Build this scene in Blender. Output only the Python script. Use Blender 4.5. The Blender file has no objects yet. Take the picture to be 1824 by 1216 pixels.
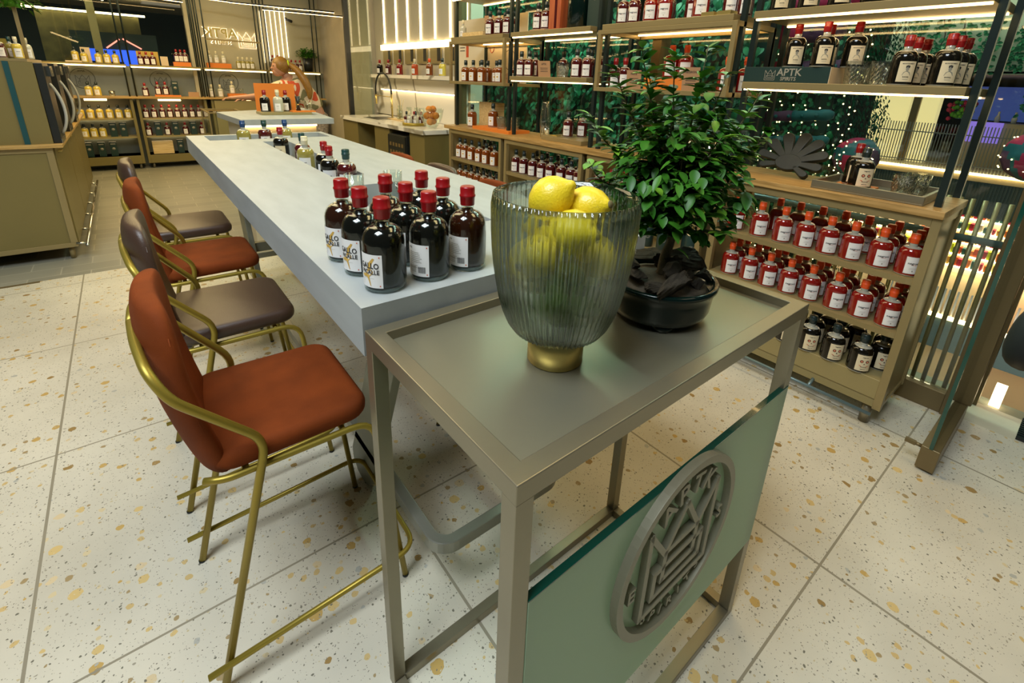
import bpy, bmesh, math, random
from mathutils import Vector, Matrix
random.seed(7)
PI=math.pi
SC=bpy.context.scene; COL=SC.collection

# ------------------------------------------------------------------ camera
cd=bpy.data.cameras.new('camera'); cam=bpy.data.objects.new('camera',cd); COL.objects.link(cam)
_R=Vector((0.78213626,-0.6220228,0.03674907)); _U=Vector((0.16946405,0.2690983,0.94808652)); _F=Vector((0.59962055,0.7353052,-0.31588204))
_C=Vector((-0.28253322,-0.80061603,1.44649791))
cam.matrix_world=Matrix(((_R.x,_U.x,-_F.x,_C.x),(_R.y,_U.y,-_F.y,_C.y),(_R.z,_U.z,-_F.z,_C.z),(0,0,0,1)))
cd.sensor_width=36; cd.lens=846.97/1824*36; cd.shift_x=-10.05/1824; cd.shift_y=-179.53/1824
cd.clip_start=.02; cd.clip_end=100
SC.camera=cam

# ------------------------------------------------------------------ world, lights, exposure
SC.view_settings.view_transform='Standard'; SC.view_settings.look='None'
SC.view_settings.gamma=1; SC.view_settings.use_curve_mapping=False
SC.view_settings.exposure=-0.06
w=bpy.data.worlds.new('world'); SC.world=w; w.use_nodes=True
w.node_tree.nodes['Background'].inputs[0].default_value=(.50,.62,.60,1); w.node_tree.nodes['Background'].inputs[1].default_value=.07

def area(name,loc,size,col,power,rot=(0,0,0),sy=None):
    l=bpy.data.lights.new(name,'AREA'); l.energy=power; l.color=col; l.size=size
    if sy: l.shape='RECTANGLE'; l.size_y=sy
    o=bpy.data.objects.new(name,l); COL.objects.link(o); o.location=loc; o.rotation_euler=rot; return o
for _i in range(3):
    for _j in range(2): area('skylight_light',(-2.5+.72*_i,-.9+.95*_j,4.5),.58,(.86,.94,1.0),42,(math.radians(4),math.radians(-2),0),.8)
area('ceiling_light',(.3,3.2,3.2),1.3,(1.0,.80,.46),72,(0,0,0),3.4)  # this and the next three: unseen overhead areas added as warm fill
area('ceiling_light.001',(-.1,6.6,2.9),2.0,(1.0,.74,.32),95,(0,0,0),2.0)
area('ceiling_light.002',(1.5,.3,3.4),.5,(1.0,.76,.36),25,(0,0,0),2.0)
area('ceiling_light.003',(1.3,-2.2,3.4),1.2,(1.0,.84,.60),9,(0,0,0),1.2)
area('mall_light',(4.3,1.0,4.6),.7,(.75,1.0,.85),70,(0,0,0),3.0)
area('mall_light.004',(2.98,2.6,3.3),.35,(.70,1.0,.82),120,(0,math.radians(-14),0),3.6)  # added greenish lamp above the ivy wall to brighten its leaves
area('mall_light.001',(12.6,2.4,4.6),1.5,(1.0,.84,.55),300,(0,0,0),6.0)
area('mall_light.002',(-1.6,11.2,2.5),1.5,(1.0,.82,.55),12)
area('mall_light.003',(7.6,-1.0,-1.2),1.5,(1.0,.9,.75),60,(0,0,0),2.0)

# ------------------------------------------------------------------ materials
def _n(nt,t,**k):
    n=nt.nodes.new(t)
    for a,b in k.items(): setattr(n,a,b)
    return n
def mat(name,col,rough=.5,metal=0,noise=0,nscale=30,coat=0,bump=0,bscale=200,emit=None,estr=0,spec=None,stretch=None,sheen=0):
    m=bpy.data.materials.new(name); m.use_nodes=True; nt=m.node_tree; b=nt.nodes['Principled BSDF']
    b.inputs['Base Color'].default_value=(*col,1); b.inputs['Roughness'].default_value=rough; b.inputs['Metallic'].default_value=metal
    if coat: b.inputs['Coat Weight'].default_value=coat; b.inputs['Coat Roughness'].default_value=.03
    if sheen: b.inputs['Sheen Weight'].default_value=sheen; b.inputs['Sheen Roughness'].default_value=.4
    if spec is not None: b.inputs['Specular IOR Level'].default_value=spec
    if emit: b.inputs['Emission Color'].default_value=(*emit,1); b.inputs['Emission Strength'].default_value=estr
    tc=_n(nt,'ShaderNodeTexCoord'); src=tc.outputs['Object']
    if stretch:
        mp=_n(nt,'ShaderNodeMapping'); mp.inputs['Scale'].default_value=stretch; nt.links.new(src,mp.inputs[0]); src=mp.outputs[0]
    if noise:
        nz=_n(nt,'ShaderNodeTexNoise'); nz.inputs['Scale'].default_value=nscale; nz.inputs['Detail'].default_value=4; nt.links.new(src,nz.inputs[0])
        r=_n(nt,'ShaderNodeValToRGB'); r.color_ramp.elements[0].position=.3; r.color_ramp.elements[1].position=.7
        r.color_ramp.elements[0].color=(*[c*(1-noise) for c in col],1); r.color_ramp.elements[1].color=(*[min(1,c*(1+noise)) for c in col],1)
        nt.links.new(nz.outputs[0],r.inputs[0]); nt.links.new(r.outputs[0],b.inputs['Base Color'])
    if bump:
        nb=_n(nt,'ShaderNodeTexNoise'); nb.inputs['Scale'].default_value=bscale; nb.inputs['Detail'].default_value=3; nt.links.new(src,nb.inputs[0])
        bp=_n(nt,'ShaderNodeBump'); bp.inputs['Strength'].default_value=bump; bp.inputs['Distance'].default_value=.002
        nt.links.new(nb.outputs[0],bp.inputs['Height']); nt.links.new(bp.outputs[0],b.inputs['Normal'])
    return m
def thin_glass(name,tint=(.93,.97,.95),ior=1.45,extra=0.0,mixglass=0.0,rough=0.0):
    m=bpy.data.materials.new(name); m.use_nodes=True; nt=m.node_tree; nt.nodes.remove(nt.nodes['Principled BSDF'])
    out=nt.nodes['Material Output']; tr=_n(nt,'ShaderNodeBsdfTransparent'); tr.inputs[0].default_value=(*tint,1)
    gl=_n(nt,'ShaderNodeBsdfGlossy'); gl.inputs['Roughness'].default_value=.02; fr=_n(nt,'ShaderNodeLayerWeight'); fr.inputs[0].default_value=.5; pw=_n(nt,'ShaderNodeMath',operation='POWER'); pw.inputs[1].default_value=4.5; nt.links.new(fr.outputs['Facing'],pw.inputs[0])
    mx=_n(nt,'ShaderNodeMixShader'); ad=_n(nt,'ShaderNodeMath',operation='MULTIPLY_ADD'); ad.inputs[1].default_value=.85; ad.inputs[2].default_value=extra+.035
    nt.links.new(pw.outputs[0],ad.inputs[0]); nt.links.new(ad.outputs[0],mx.inputs[0]); nt.links.new(tr.outputs[0],mx.inputs[1]); nt.links.new(gl.outputs[0],mx.inputs[2])
    last=mx
    if mixglass:
        g=_n(nt,'ShaderNodeBsdfGlass'); g.inputs['IOR'].default_value=1.45; g.inputs['Roughness'].default_value=rough; g.inputs[0].default_value=(*tint,1)
        m2=_n(nt,'ShaderNodeMixShader'); m2.inputs[0].default_value=mixglass
        nt.links.new(mx.outputs[0],m2.inputs[1]); nt.links.new(g.outputs[0],m2.inputs[2]); last=m2
    nt.links.new(last.outputs[0],out.inputs[0]); return m
def emis(name,col,s):
    m=bpy.data.materials.new(name); m.use_nodes=True; nt=m.node_tree; b=nt.nodes['Principled BSDF']
    b.inputs['Base Color'].default_value=(*col,1); b.inputs['Emission Color'].default_value=(*col,1); b.inputs['Emission Strength'].default_value=s; return m

def frosted():
    m=mat('frosted_green_glass',(.45,.60,.42),.45,coat=.2); nt=m.node_tree; tl=_n(nt,'ShaderNodeBsdfTranslucent'); tl.inputs[0].default_value=(.55,.72,.48,1); mx=_n(nt,'ShaderNodeMixShader'); mx.inputs[0].default_value=.35
    nt.links.new(nt.nodes['Principled BSDF'].outputs[0],mx.inputs[1]); nt.links.new(tl.outputs[0],mx.inputs[2]); nt.links.new(mx.outputs[0],nt.nodes['Material Output'].inputs[0]); return m
def terrazzo():
    m=bpy.data.materials.new('terrazzo'); m.use_nodes=True; nt=m.node_tree; b=nt.nodes['Principled BSDF']; L=nt.links.new
    geo=_n(nt,'ShaderNodeNewGeometry'); sep=_n(nt,'ShaderNodeSeparateXYZ'); L(geo.outputs['Position'],sep.inputs[0])
    def M(op,a,b_=None,c=None):
        n=_n(nt,'ShaderNodeMath',operation=op)
        for i,v in enumerate((a,b_,c)):
            if v is None: continue
            if isinstance(v,(int,float)): n.inputs[i].default_value=v
            else: L(v,n.inputs[i])
        return n.outputs[0]
    def mixc(f,a,c):
        n=_n(nt,'ShaderNodeMix',data_type='RGBA'); L(f,n.inputs[0])
        for i,v in ((6,a),(7,c)):
            if isinstance(v,tuple): n.inputs[i].default_value=(*v,1)
            else: L(v,n.inputs[i])
        return n.outputs[2]
    fn=_n(nt,'ShaderNodeTexNoise'); fn.inputs['Scale'].default_value=1.7; fn.inputs['Detail'].default_value=5; L(geo.outputs['Position'],fn.inputs[0])
    rp=_n(nt,'ShaderNodeValToRGB'); rp.color_ramp.elements[0].position=.35; rp.color_ramp.elements[1].position=.65
    rp.color_ramp.elements[0].color=(.52,.485,.385,1); rp.color_ramp.elements[1].color=(.65,.61,.49,1); L(fn.outputs[0],rp.inputs[0])
    base=rp.outputs[0]
    # warp so chips are irregular
    wn=_n(nt,'ShaderNodeTexNoise'); wn.inputs['Scale'].default_value=55; L(geo.outputs['Position'],wn.inputs[0])
    wa=_n(nt,'ShaderNodeVectorMath',operation='MULTIPLY_ADD'); wa.inputs[1].default_value=(.013,.013,0); L(wn.outputs['Color'],wa.inputs[0]); L(geo.outputs['Position'],wa.inputs[2])
    def chips(scale,thr,prob,seedoff,colramp,col):
        mp=_n(nt,'ShaderNodeMapping'); mp.inputs['Location'].default_value=(seedoff,seedoff*.7,0); L(wa.outputs[0],mp.inputs[0])
        v=_n(nt,'ShaderNodeTexVoronoi',voronoi_dimensions='2D'); v.inputs['Scale'].default_value=scale; L(mp.outputs[0],v.inputs[0])
        sc=_n(nt,'ShaderNodeSeparateColor'); L(v.outputs['Color'],sc.inputs[0])
        ins=M('LESS_THAN',v.outputs['Distance'],M('MULTIPLY',sc.outputs[1],thr))
        pick=M('LESS_THAN',sc.outputs[0],prob); f=M('MULTIPLY',ins,pick)
        r=_n(nt,'ShaderNodeValToRGB'); r.color_ramp.interpolation='CONSTANT'
        els=r.color_ramp.elements
        while len(els)<len(colramp): els.new(.5)
        for e,(p,c) in zip(els,colramp): e.position=p; e.color=(*c,1)
        L(sc.outputs[2],r.inputs[0]); return mixc(f,col,r.outputs[0])
    base=chips(19,.33,.22,0,[(0,(.50,.33,.10)),(.35,(.60,.44,.18)),(.6,(.30,.19,.06)),(.8,(.62,.50,.30))],base)
    base=chips(29,.30,.22,5.3,[(0,(.55,.40,.17)),(.45,(.34,.25,.12)),(.7,(.60,.50,.30)),(.85,(.40,.40,.35))],base)
    base=chips(85,.30,.22,9.1,[(0,(.16,.15,.11)),(.5,(.32,.29,.22)),(.8,(.50,.42,.25))],base)
    base=chips(190,.33,.22,3.1,[(0,(.20,.18,.14)),(.5,(.36,.33,.26)),(.8,(.60,.55,.42))],base)
    def line(comp,off,pitch,wd):
        a=M('DIVIDE',M('SUBTRACT',comp,off),pitch); fr=M('FRACT',a); d=M('MINIMUM',fr,M('SUBTRACT',1,fr)); return M('LESS_THAN',d,wd/pitch)
    g=M('MAXIMUM',line(sep.outputs[0],.2550,.9742,.0042),line(sep.outputs[1],.4500,1.0095,.0034))
    base=mixc(g,base,(.27,.24,.17))
    L(base,b.inputs['Base Color']); b.inputs['Roughness'].default_value=.42
    return m
def darktile():
    m=bpy.data.materials.new('slate_tile'); m.use_nodes=True; nt=m.node_tree; b=nt.nodes['Principled BSDF']; L=nt.links.new
    geo=_n(nt,'ShaderNodeNewGeometry'); mp=_n(nt,'ShaderNodeMapping'); mp.inputs['Rotation'].default_value=(0,0,.0); L(geo.outputs['Position'],mp.inputs[0])
    br=_n(nt,'ShaderNodeTexBrick'); br.inputs['Scale'].default_value=1; br.inputs['Brick Width'].default_value=.34; br.inputs['Row Height'].default_value=.17; br.inputs['Mortar Size'].default_value=.004
    br.inputs['Color1'].default_value=(.22,.215,.17,1); br.inputs['Color2'].default_value=(.28,.27,.215,1); br.inputs['Mortar'].default_value=(.36,.34,.27,1); L(mp.outputs[0],br.inputs[0])
    L(br.outputs[0],b.inputs['Base Color']); b.inputs['Roughness'].default_value=.35; return m
def wood(name,c1,c2,scale=6,axis='Y',rough=.4):
    m=bpy.data.materials.new(name); m.use_nodes=True; nt=m.node_tree; b=nt.nodes['Principled BSDF']; L=nt.links.new
    tc=_n(nt,'ShaderNodeTexCoord'); mp=_n(nt,'ShaderNodeMapping'); s={'X':(1,12,12),'Y':(12,1,12),'Z':(12,12,1)}[axis]; mp.inputs['Scale'].default_value=s; L(tc.outputs['Object'],mp.inputs[0])
    nz=_n(nt,'ShaderNodeTexNoise'); nz.inputs['Scale'].default_value=scale; nz.inputs['Detail'].default_value=6; L(mp.outputs[0],nz.inputs[0])
    r=_n(nt,'ShaderNodeValToRGB'); r.color_ramp.elements[0].position=.35; r.color_ramp.elements[1].position=.65; r.color_ramp.elements[0].color=(*c1,1); r.color_ramp.elements[1].color=(*c2,1)
    L(nz.outputs[0],r.inputs[0]); L(r.outputs[0],b.inputs['Base Color']); b.inputs['Roughness'].default_value=rough; return m
def marble(name):
    m=bpy.data.materials.new(name); m.use_nodes=True; nt=m.node_tree; b=nt.nodes['Principled BSDF']; L=nt.links.new
    tc=_n(nt,'ShaderNodeTexCoord'); nz=_n(nt,'ShaderNodeTexNoise'); nz.inputs['Scale'].default_value=1.6; nz.inputs['Detail'].default_value=6; L(tc.outputs['Object'],nz.inputs[0])
    wv=_n(nt,'ShaderNodeTexWave'); wv.inputs['Scale'].default_value=.9; wv.inputs['Distortion'].default_value=9; wv.inputs['Detail'].default_value=3; L(tc.outputs['Object'],wv.inputs[0])
    r=_n(nt,'ShaderNodeValToRGB'); r.color_ramp.elements[0].position=0; r.color_ramp.elements[0].color=(.30,.27,.20,1); r.color_ramp.elements[1].position=.035; r.color_ramp.elements[1].color=(.80,.77,.68,1)
    L(wv.outputs[0],r.inputs[0]); L(r.outputs[0],b.inputs['Base Color']); b.inputs['Roughness'].default_value=.15; return m
def shirt():
    m=bpy.data.materials.new('patterned_fabric'); m.use_nodes=True; nt=m.node_tree; b=nt.nodes['Principled BSDF']; L=nt.links.new
    tc=_n(nt,'ShaderNodeTexCoord'); mp=_n(nt,'ShaderNodeMapping'); mp.inputs['Scale'].default_value=(5.5,5.5,2.6); mp.inputs['Rotation'].default_value=(0,.7,0); L(tc.outputs['Object'],mp.inputs[0]); wv=_n(nt,'ShaderNodeTexNoise'); wv.inputs['Scale'].default_value=1.25; wv.inputs['Detail'].default_value=1.0; wv.inputs['Distortion'].default_value=.8; L(mp.outputs[0],wv.inputs[0])
    r=_n(nt,'ShaderNodeValToRGB'); r.color_ramp.interpolation='CONSTANT'; e=r.color_ramp.elements; e.new(.5)
    for x,(p,c) in zip(e,[(0,(.20,.19,.09)),(.42,(.72,.60,.42)),(.56,(.58,.08,.025))]): x.position=p; x.color=(*c,1)
    L(wv.outputs[0],r.inputs[0]); L(r.outputs[0],b.inputs['Base Color']); b.inputs['Roughness'].default_value=.8; return m

def velvet(name,c):
    m=mat(name,c,.8,noise=.22,nscale=9,bump=.25,bscale=500,spec=.15); return m
M_={}
M_['terrazzo']=terrazzo(); M_['slate']=darktile()
M_['conc']=mat('grey_concrete_finish',(.36,.385,.375),.5,noise=.07,nscale=7,stretch=(3,.7,3))
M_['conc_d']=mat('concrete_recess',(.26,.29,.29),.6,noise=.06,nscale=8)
M_['cart']=mat('satin_nickel_paint',(.27,.24,.165),.34,.7,noise=.05,nscale=5)
M_['emb']=mat('emblem_satin_metal',(.24,.225,.155),.45,.25); M_['cart_top']=mat('satin_metal_sheet',(.25,.235,.165),.40,.6,noise=.05,nscale=3)
M_['leg']=mat('olive_grey_metal',(.22,.22,.155),.45,.3)
M_['sage']=mat('sage_lacquer',(.19,.150,.048),.42,.1,noise=.04,nscale=3)
M_['sage_l']=mat('sage_lacquer_light',(.30,.24,.10),.4,.1,noise=.04,nscale=3)
M_['khaki']=mat('khaki_metal',(.30,.23,.10),.36,.3,noise=.05,nscale=4)
M_['post']=mat('dark_green_metal',(.022,.036,.034),.3,.5)
M_['black']=mat('black_satin',(.012,.014,.013),.35)
M_['oak']=wood('oak_top',(.30,.175,.05),(.50,.31,.11))
M_['oakx']=wood('oak_top_x',(.34,.20,.055),(.52,.33,.11),axis='X')
M_['pine']=wood('pine_crate',(.62,.42,.16),(.78,.57,.27),axis='X')
M_['brass']=mat('brushed_brass',(.74,.58,.20),.28,.85,noise=.08,nscale=6)
M_['gold']=mat('gold_paint_tube',(.34,.25,.035),.42,.6)
M_['velvet']=velvet('rust_velvet',(.165,.033,.005)); M_['leather']=mat('taupe_leather',(.058,.031,.019),.38,noise=.12,nscale=6,bump=.3,bscale=400)
M_['label']=mat('paper_label',(.80,.78,.74),.7); M_['label_c']=mat('cream_label',(.72,.60,.38),.7)
M_['ink']=mat('black_ink',(.02,.02,.02),.7); M_['gold_ink']=mat('gold_ink',(.62,.38,.08),.5); M_['red_ink']=mat('red_ink',(.6,.08,.02),.6)
M_['redwax']=mat('red_wax',(.29,.004,.006),.3,noise=.1,nscale=40); M_['orwax']=mat('orange_wax',(.80,.085,.01),.38)
M_['grwax']=mat('dark_green_wax',(.008,.045,.04),.35); M_['bluewax']=mat('blue_wax',(.01,.05,.17),.35); M_['whwax']=mat('cream_wax',(.70,.63,.42),.4); M_['blkwax']=mat('black_wax',(.010,.022,.02),.35)
M_['liq_dark']=mat('dark_rum',(.006,.005,.003),.12); M_['liq_brown']=mat('amber_rum',(.030,.007,.002),.12)
M_['liq_red']=mat('red_aperitif',(.22,.007,.004),.12,coat=.8); M_['liq_amber']=mat('amber_spirit',(.19,.042,.004),.12,coat=.8)
M_['liq_yel']=mat('yellow_spirit',(.62,.46,.06),.15,coat=.8); M_['liq_olive']=mat('olive_spirit',(.30,.25,.05),.15,coat=.8); M_['liq_wine']=mat('wine_spirit',(.07,.006,.006),.12,coat=.8); M_['liq_clear']=mat('clear_spirit',(.52,.50,.38),.1,coat=.8)
M_['glass']=thin_glass('clear_glass',(.93,.96,.94),1.45,.01,0); M_['bglass']=thin_glass('bottle_glass',(.88,.93,.91),1.5,.01)
M_['neck']=mat('glass_neck',(.36,.35,.28),.08,coat=1)
M_['vase']=thin_glass('smoked_fluted_glass',(.74,.79,.75),1.5,.04,.52)
M_['cut']=thin_glass('cut_glass',(.94,.96,.92),1.6,.28,.12)
M_['pane']=thin_glass('window_glass',(.90,.96,.94),1.5,.015)
M_['frost']=frosted(); M_['frost_e']=mat('glass_edge',(.002,.055,.036),.12,coat=.5)
M_['lemon']=mat('lemon_rind',(.84,.62,.02),.38,bump=.5,bscale=260,coat=.2); M_['lime']=mat('lime_rind',(.10,.20,.015),.4,bump=.4,bscale=260)
M_['stem']=mat('dry_stem',(.16,.13,.05),.8)
M_['bark']=mat('charred_bark',(.060,.045,.026),.75,noise=.6,nscale=30,bump=1,bscale=90)
M_['trunk']=mat('tree_bark',(.10,.075,.035),.85,noise=.4,nscale=60,bump=.8,bscale=120)
M_['pot']=mat('black_ceramic',(.002,.009,.007),.14,spec=.35,coat=.25)
M_['wall']=mat('beige_plaster',(.46,.41,.30),.8,noise=.05,nscale=5); M_['wall_l']=mat('pale_plaster',(.52,.48,.36),.75,noise=.03,nscale=3)
M_['wall_g']=mat('grey_panel',(.50,.46,.31),.35,noise=.03,nscale=2); M_['frostgrey']=mat('frosted_grey_glass',(.24,.27,.24),.3,noise=.15,nscale=2)
M_['hose']=mat('grey_hose',(.42,.41,.36),.4); M_['marble']=marble('veined_marble')
M_['orange']=mat('orange_card',(.72,.20,.02),.6); M_['card']=mat('kraft_card',(.42,.24,.12),.7); M_['darkbox']=mat('dark_green_box',(.012,.035,.030),.4); M_['whitebox']=mat('cream_box',(.66,.52,.34),.6)
M_['silverink']=mat('grey_print',(.30,.28,.22),.4)
M_['led']=emis('warm_led',(1.0,.66,.27),10); M_['ledw']=emis('white_led',(1.0,.78,.46),6); M_['led_line']=emis('reflected_led',(1.0,.86,.62),2.2); M_['leddim']=emis('dim_led',(1.0,.84,.60),1.6); M_['led_soft']=emis('soft_led',(1.0,.74,.38),7.0)
M_['glow']=emis('lit_backing',(1.0,.80,.48),2.0); M_['bulb']=emis('fairy_bulb',(1.0,.75,.30),10)
M_['screen']=emis('blue_screen',(.03,.10,.75),1.6); M_['purple']=emis('purple_glow',(.25,.16,.7),.9); M_['pinkled']=emis('coral_neon',(1.0,.25,.18),2.5); M_['warmwall']=emis('lit_column',(1.0,.82,.38),.75)
M_['chrome']=mat('polished_steel',(.55,.54,.48),.18,1); M_['pipe']=mat('blue_grey_pipe',(.13,.19,.20),.3,.4)
M_['bronze']=mat('bronze_frame',(.17,.125,.055),.4,.4); M_['dkwall']=mat('dark_interior',(.012,.03,.028),.6,noise=.3,nscale=1.5); M_['gold_dk']=mat('mossy_wall',(.11,.10,.03),.7,noise=.35,nscale=5)
M_['magenta']=mat('magenta_fabric',(.36,.01,.07),.7,noise=.2,nscale=12); M_['plum']=mat('plum_fabric',(.08,.03,.09),.7,noise=.2,nscale=12); M_['teal']=mat('teal_fabric',(.005,.10,.13),.7,noise=.2,nscale=12)
M_['corr']=mat('blue_grey_corrugated',(.075,.12,.125),.5); M_['bars']=mat('grey_bars',(.22,.24,.22),.4,.3)
M_['skin']=mat('skin',(.46,.23,.14),.55); M_['hair']=mat('blond_hair',(.25,.125,.02),.45,noise=.4,nscale=50,stretch=(6,6,.6)); M_['shirt']=shirt()
M_['scrunch']=mat('lime_elastic',(.55,.75,.02),.6); M_['trouser']=mat('taupe_print_fabric',(.30,.24,.17),.8,noise=.6,nscale=60)
M_['wine_cloth']=mat('wine_cloth',(.12,.03,.05),.9); M_['orangefruit']=mat('orange_rind',(.72,.25,.02),.5,bump=.3,bscale=200); M_['straw']=mat('straw',(.62,.50,.28),.7)
M_['redwood']=wood('red_wood',(.34,.06,.02),(.46,.11,.03),axis='Z'); M_['bark_w']=mat('dark_stained_wood',(.012,.016,.010),.55,noise=.3,nscale=30)
M_['label_p']=mat('poster_paper',(.80,.70,.52),.6); M_['oakdim']=mat('dim_brown_glint',(.14,.09,.03),.5); M_['glowbody']=mat('cream_counter_body',(.62,.56,.42),.6)
M_['liq_or']=mat('orange_spirit',(.46,.06,.01),.12,coat=.8); M_['yellowcard']=mat('yellow_card',(.50,.33,.06),.6); M_['rail']=mat('footrail_grey_metal',(.30,.30,.25),.3,.6)
M_['bluedisp']=emis('violet_display',(.06,.09,.34),.5); M_['wallteal']=mat('pale_teal_wall',(.30,.42,.36),.7,noise=.04,nscale=1); M_['tealstrip']=mat('dark_teal_strip',(.006,.06,.07),.4); M_['black_print']=mat('dark_print',(.05,.055,.045),.6)
M_['floor2']=mat('mall_floor',(.45,.38,.25),.5)
def leafmat(name,c,c2):
    m=bpy.data.materials.new(name); m.use_nodes=True; nt=m.node_tree; b=nt.nodes['Principled BSDF']; L=nt.links.new
    tc=_n(nt,'ShaderNodeTexCoord'); nz=_n(nt,'ShaderNodeTexNoise'); nz.inputs['Scale'].default_value=9; L(tc.outputs['Object'],nz.inputs[0])
    r=_n(nt,'ShaderNodeValToRGB'); r.color_ramp.elements[0].position=.35; r.color_ramp.elements[1].position=.7; r.color_ramp.elements[0].color=(*c,1); r.color_ramp.elements[1].color=(*c2,1)
    L(nz.outputs[0],r.inputs[0]); L(r.outputs[0],b.inputs['Base Color']); b.inputs['Roughness'].default_value=.42; b.inputs['Specular IOR Level'].default_value=.3
    return m
M_['leaf']=leafmat('ficus_leaf',(.016,.095,.007),(.055,.195,.014)); M_['ivy']=leafmat('ivy_leaf',(.004,.075,.040),(.018,.20,.09)); M_['fern']=leafmat('fern_leaf',(.03,.16,.01),(.09,.30,.02))
M_['leaf_y']=leafmat('young_leaf',(.10,.27,.015),(.20,.38,.03))
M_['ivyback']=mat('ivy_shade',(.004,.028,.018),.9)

# ------------------------------------------------------------------ mesh helpers
class MB:
    def __init__(s): s.v=[]; s.f=[]; s.m=[]; s.sm=[]
    def add(s,v,f,mi=0,sm=False):
        o=len(s.v); s.v+= [tuple(p) for p in v]; s.f+=[tuple(i+o for i in q) for q in f]; s.m+=[mi]*len(f); s.sm+=[sm]*len(f); return s
    def box(s,x0,x1,y0,y1,z0,z1,mi=0):
        v=[(x,y,z) for x in (x0,x1) for y in (y0,y1) for z in (z0,z1)]
        return s.add(v,[(0,1,3,2),(4,6,7,5),(0,4,5,1),(2,3,7,6),(0,2,6,4),(1,5,7,3)],mi)
    def boxt(s,M,sx,sy,sz,mi=0):
        v=[M@Vector((x*sx/2,y*sy/2,z*sz/2)) for x in (-1,1) for y in (-1,1) for z in (-1,1)]
        return s.add(v,[(0,1,3,2),(4,6,7,5),(0,4,5,1),(2,3,7,6),(0,2,6,4),(1,5,7,3)],mi)
    def bar(s,p,q,w,d,nrm=(0,0,1),mi=0):
        p=Vector(p);q=Vector(q);t=(q-p);L=t.length;t.normalize();n=Vector(nrm);b=t.cross(n).normalized();n=b.cross(t)
        v=[p+b*(sx*w/2)+n*(sz*d/2) if e==0 else q+b*(sx*w/2)+n*(sz*d/2) for e in (0,1) for sx in (-1,1) for sz in (-1,1)]
        return s.add(v,[(0,1,3,2),(4,6,7,5),(0,4,5,1),(2,3,7,6),(0,2,6,4),(1,5,7,3)],mi)
    def lathe(s,prof,n=24,c=(0,0,0),mi=0,sm=True,sx=1,sy=1,mods=None,cap0=True,cap1=True):
        v=[];f=[]
        for j,(r,z) in enumerate(prof):
            for i in range(n):
                a=2*PI*i/n; rr=r*(mods(a,j) if mods else 1); v.append((c[0]+rr*math.cos(a)*sx,c[1]+rr*math.sin(a)*sy,c[2]+z))
        for j in range(len(prof)-1):
            for i in range(n): k=(i+1)%n; f.append((j*n+i,j*n+k,(j+1)*n+k,(j+1)*n+i))
        if cap0: f.append(tuple(range(n-1,-1,-1)))
        if cap1: f.append(tuple((len(prof)-1)*n+i for i in range(n)))
        return s.add(v,f,mi,sm)
    def tube(s,pts,r,n=10,mi=0,caps=True,closed=False):
        P=[Vector(p) for p in pts]; N=len(P); rr=r if isinstance(r,(list,tuple)) else [r]*N
        v=[];f=[];prev=None
        for i,p in enumerate(P):
            t=(P[(i+1)%N]-P[i-1]) if (closed or 0<i<N-1) else (P[1]-P[0] if i==0 else P[-1]-P[-2]); t.normalize()
            if prev is None: a=Vector((0,0,1)) if abs(t.z)<.9 else Vector((1,0,0)); u=t.cross(a).normalized()
            else: u=(prev-t*prev.dot(t)).normalized()
            prev=u; w_=t.cross(u)
            for k in range(n):
                a=2*PI*k/n; v.append(p+(u*math.cos(a)+w_*math.sin(a))*rr[i])
        for i in range(N if closed else N-1):
            j=(i+1)%N
            for k in range(n): l=(k+1)%n; f.append((i*n+k,i*n+l,j*n+l,j*n+k))
        if caps and not closed: f.append(tuple(range(n-1,-1,-1))); f.append(tuple((N-1)*n+i for i in range(n)))
        return s.add(v,f,mi,True)
    def prism(s,poly,z0,z1,mi=0):
        n=len(poly); v=[(x,y,z0) for x,y in poly]+[(x,y,z1) for x,y in poly]
        return s.add(v,[tuple(range(n-1,-1,-1)),tuple(range(n,2*n))]+[(i,(i+1)%n,n+(i+1)%n,n+i) for i in range(n)],mi)
    def ball(s,c,r,n=12,mi=0,sq=(1,1,1)):
        prof=[(math.sin(PI*j/n)*r+1e-5,-math.cos(PI*j/n)*r) for j in range(n+1)]
        v=[];f=[]
        for j,(a,z) in enumerate(prof):
            for i in range(n*2): t=PI*i/n; v.append((c[0]+a*math.cos(t)*sq[0],c[1]+a*math.sin(t)*sq[1],c[2]+z*sq[2]))
        m=n*2
        for j in range(n):
            for i in range(m): k=(i+1)%m; f.append((j*m+i,j*m+k,(j+1)*m+k,(j+1)*m+i))
        return s.add(v,f,mi,True)
    def xf(s,M):
        s.v=[tuple(M@Vector(p)) for p in s.v]; return s
    def build(s,name,mats,parent=None,bevel=0,sub=0,loc=None):
        me=bpy.data.meshes.new(name); me.from_pydata(s.v,[],s.f)
        if not isinstance(mats,(list,tuple)): mats=[mats]
        for m in mats: me.materials.append(M_[m] if isinstance(m,str) else m)
        me.polygons.foreach_set('material_index',s.m); me.polygons.foreach_set('use_smooth',s.sm); me.update()
        o=bpy.data.objects.new(name,me); COL.objects.link(o)
        if parent: o.parent=parent
        if loc: o.location=loc
        if bevel:
            b=o.modifiers.new('bevel','BEVEL'); b.width=bevel; b.segments=3; b.limit_method='ANGLE'; b.harden_normals=False
        if sub: q=o.modifiers.new('sub','SUBSURF'); q.levels=sub; q.render_levels=sub
        return o
def tag(o,label,cat,group=None,kind=None):
    if label: o['label']=label
    if cat: o['category']=cat
    if group: o['group']=group
    if kind: o['kind']=kind
    return o
def thing(name,label,cat,loc=(0,0,0),rz=0,group=None):
    o=bpy.data.objects.new(name,None); COL.objects.link(o); o.location=loc; o.rotation_euler=(0,0,rz); o.empty_display_size=.05
    return tag(o,label,cat,group)
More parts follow.
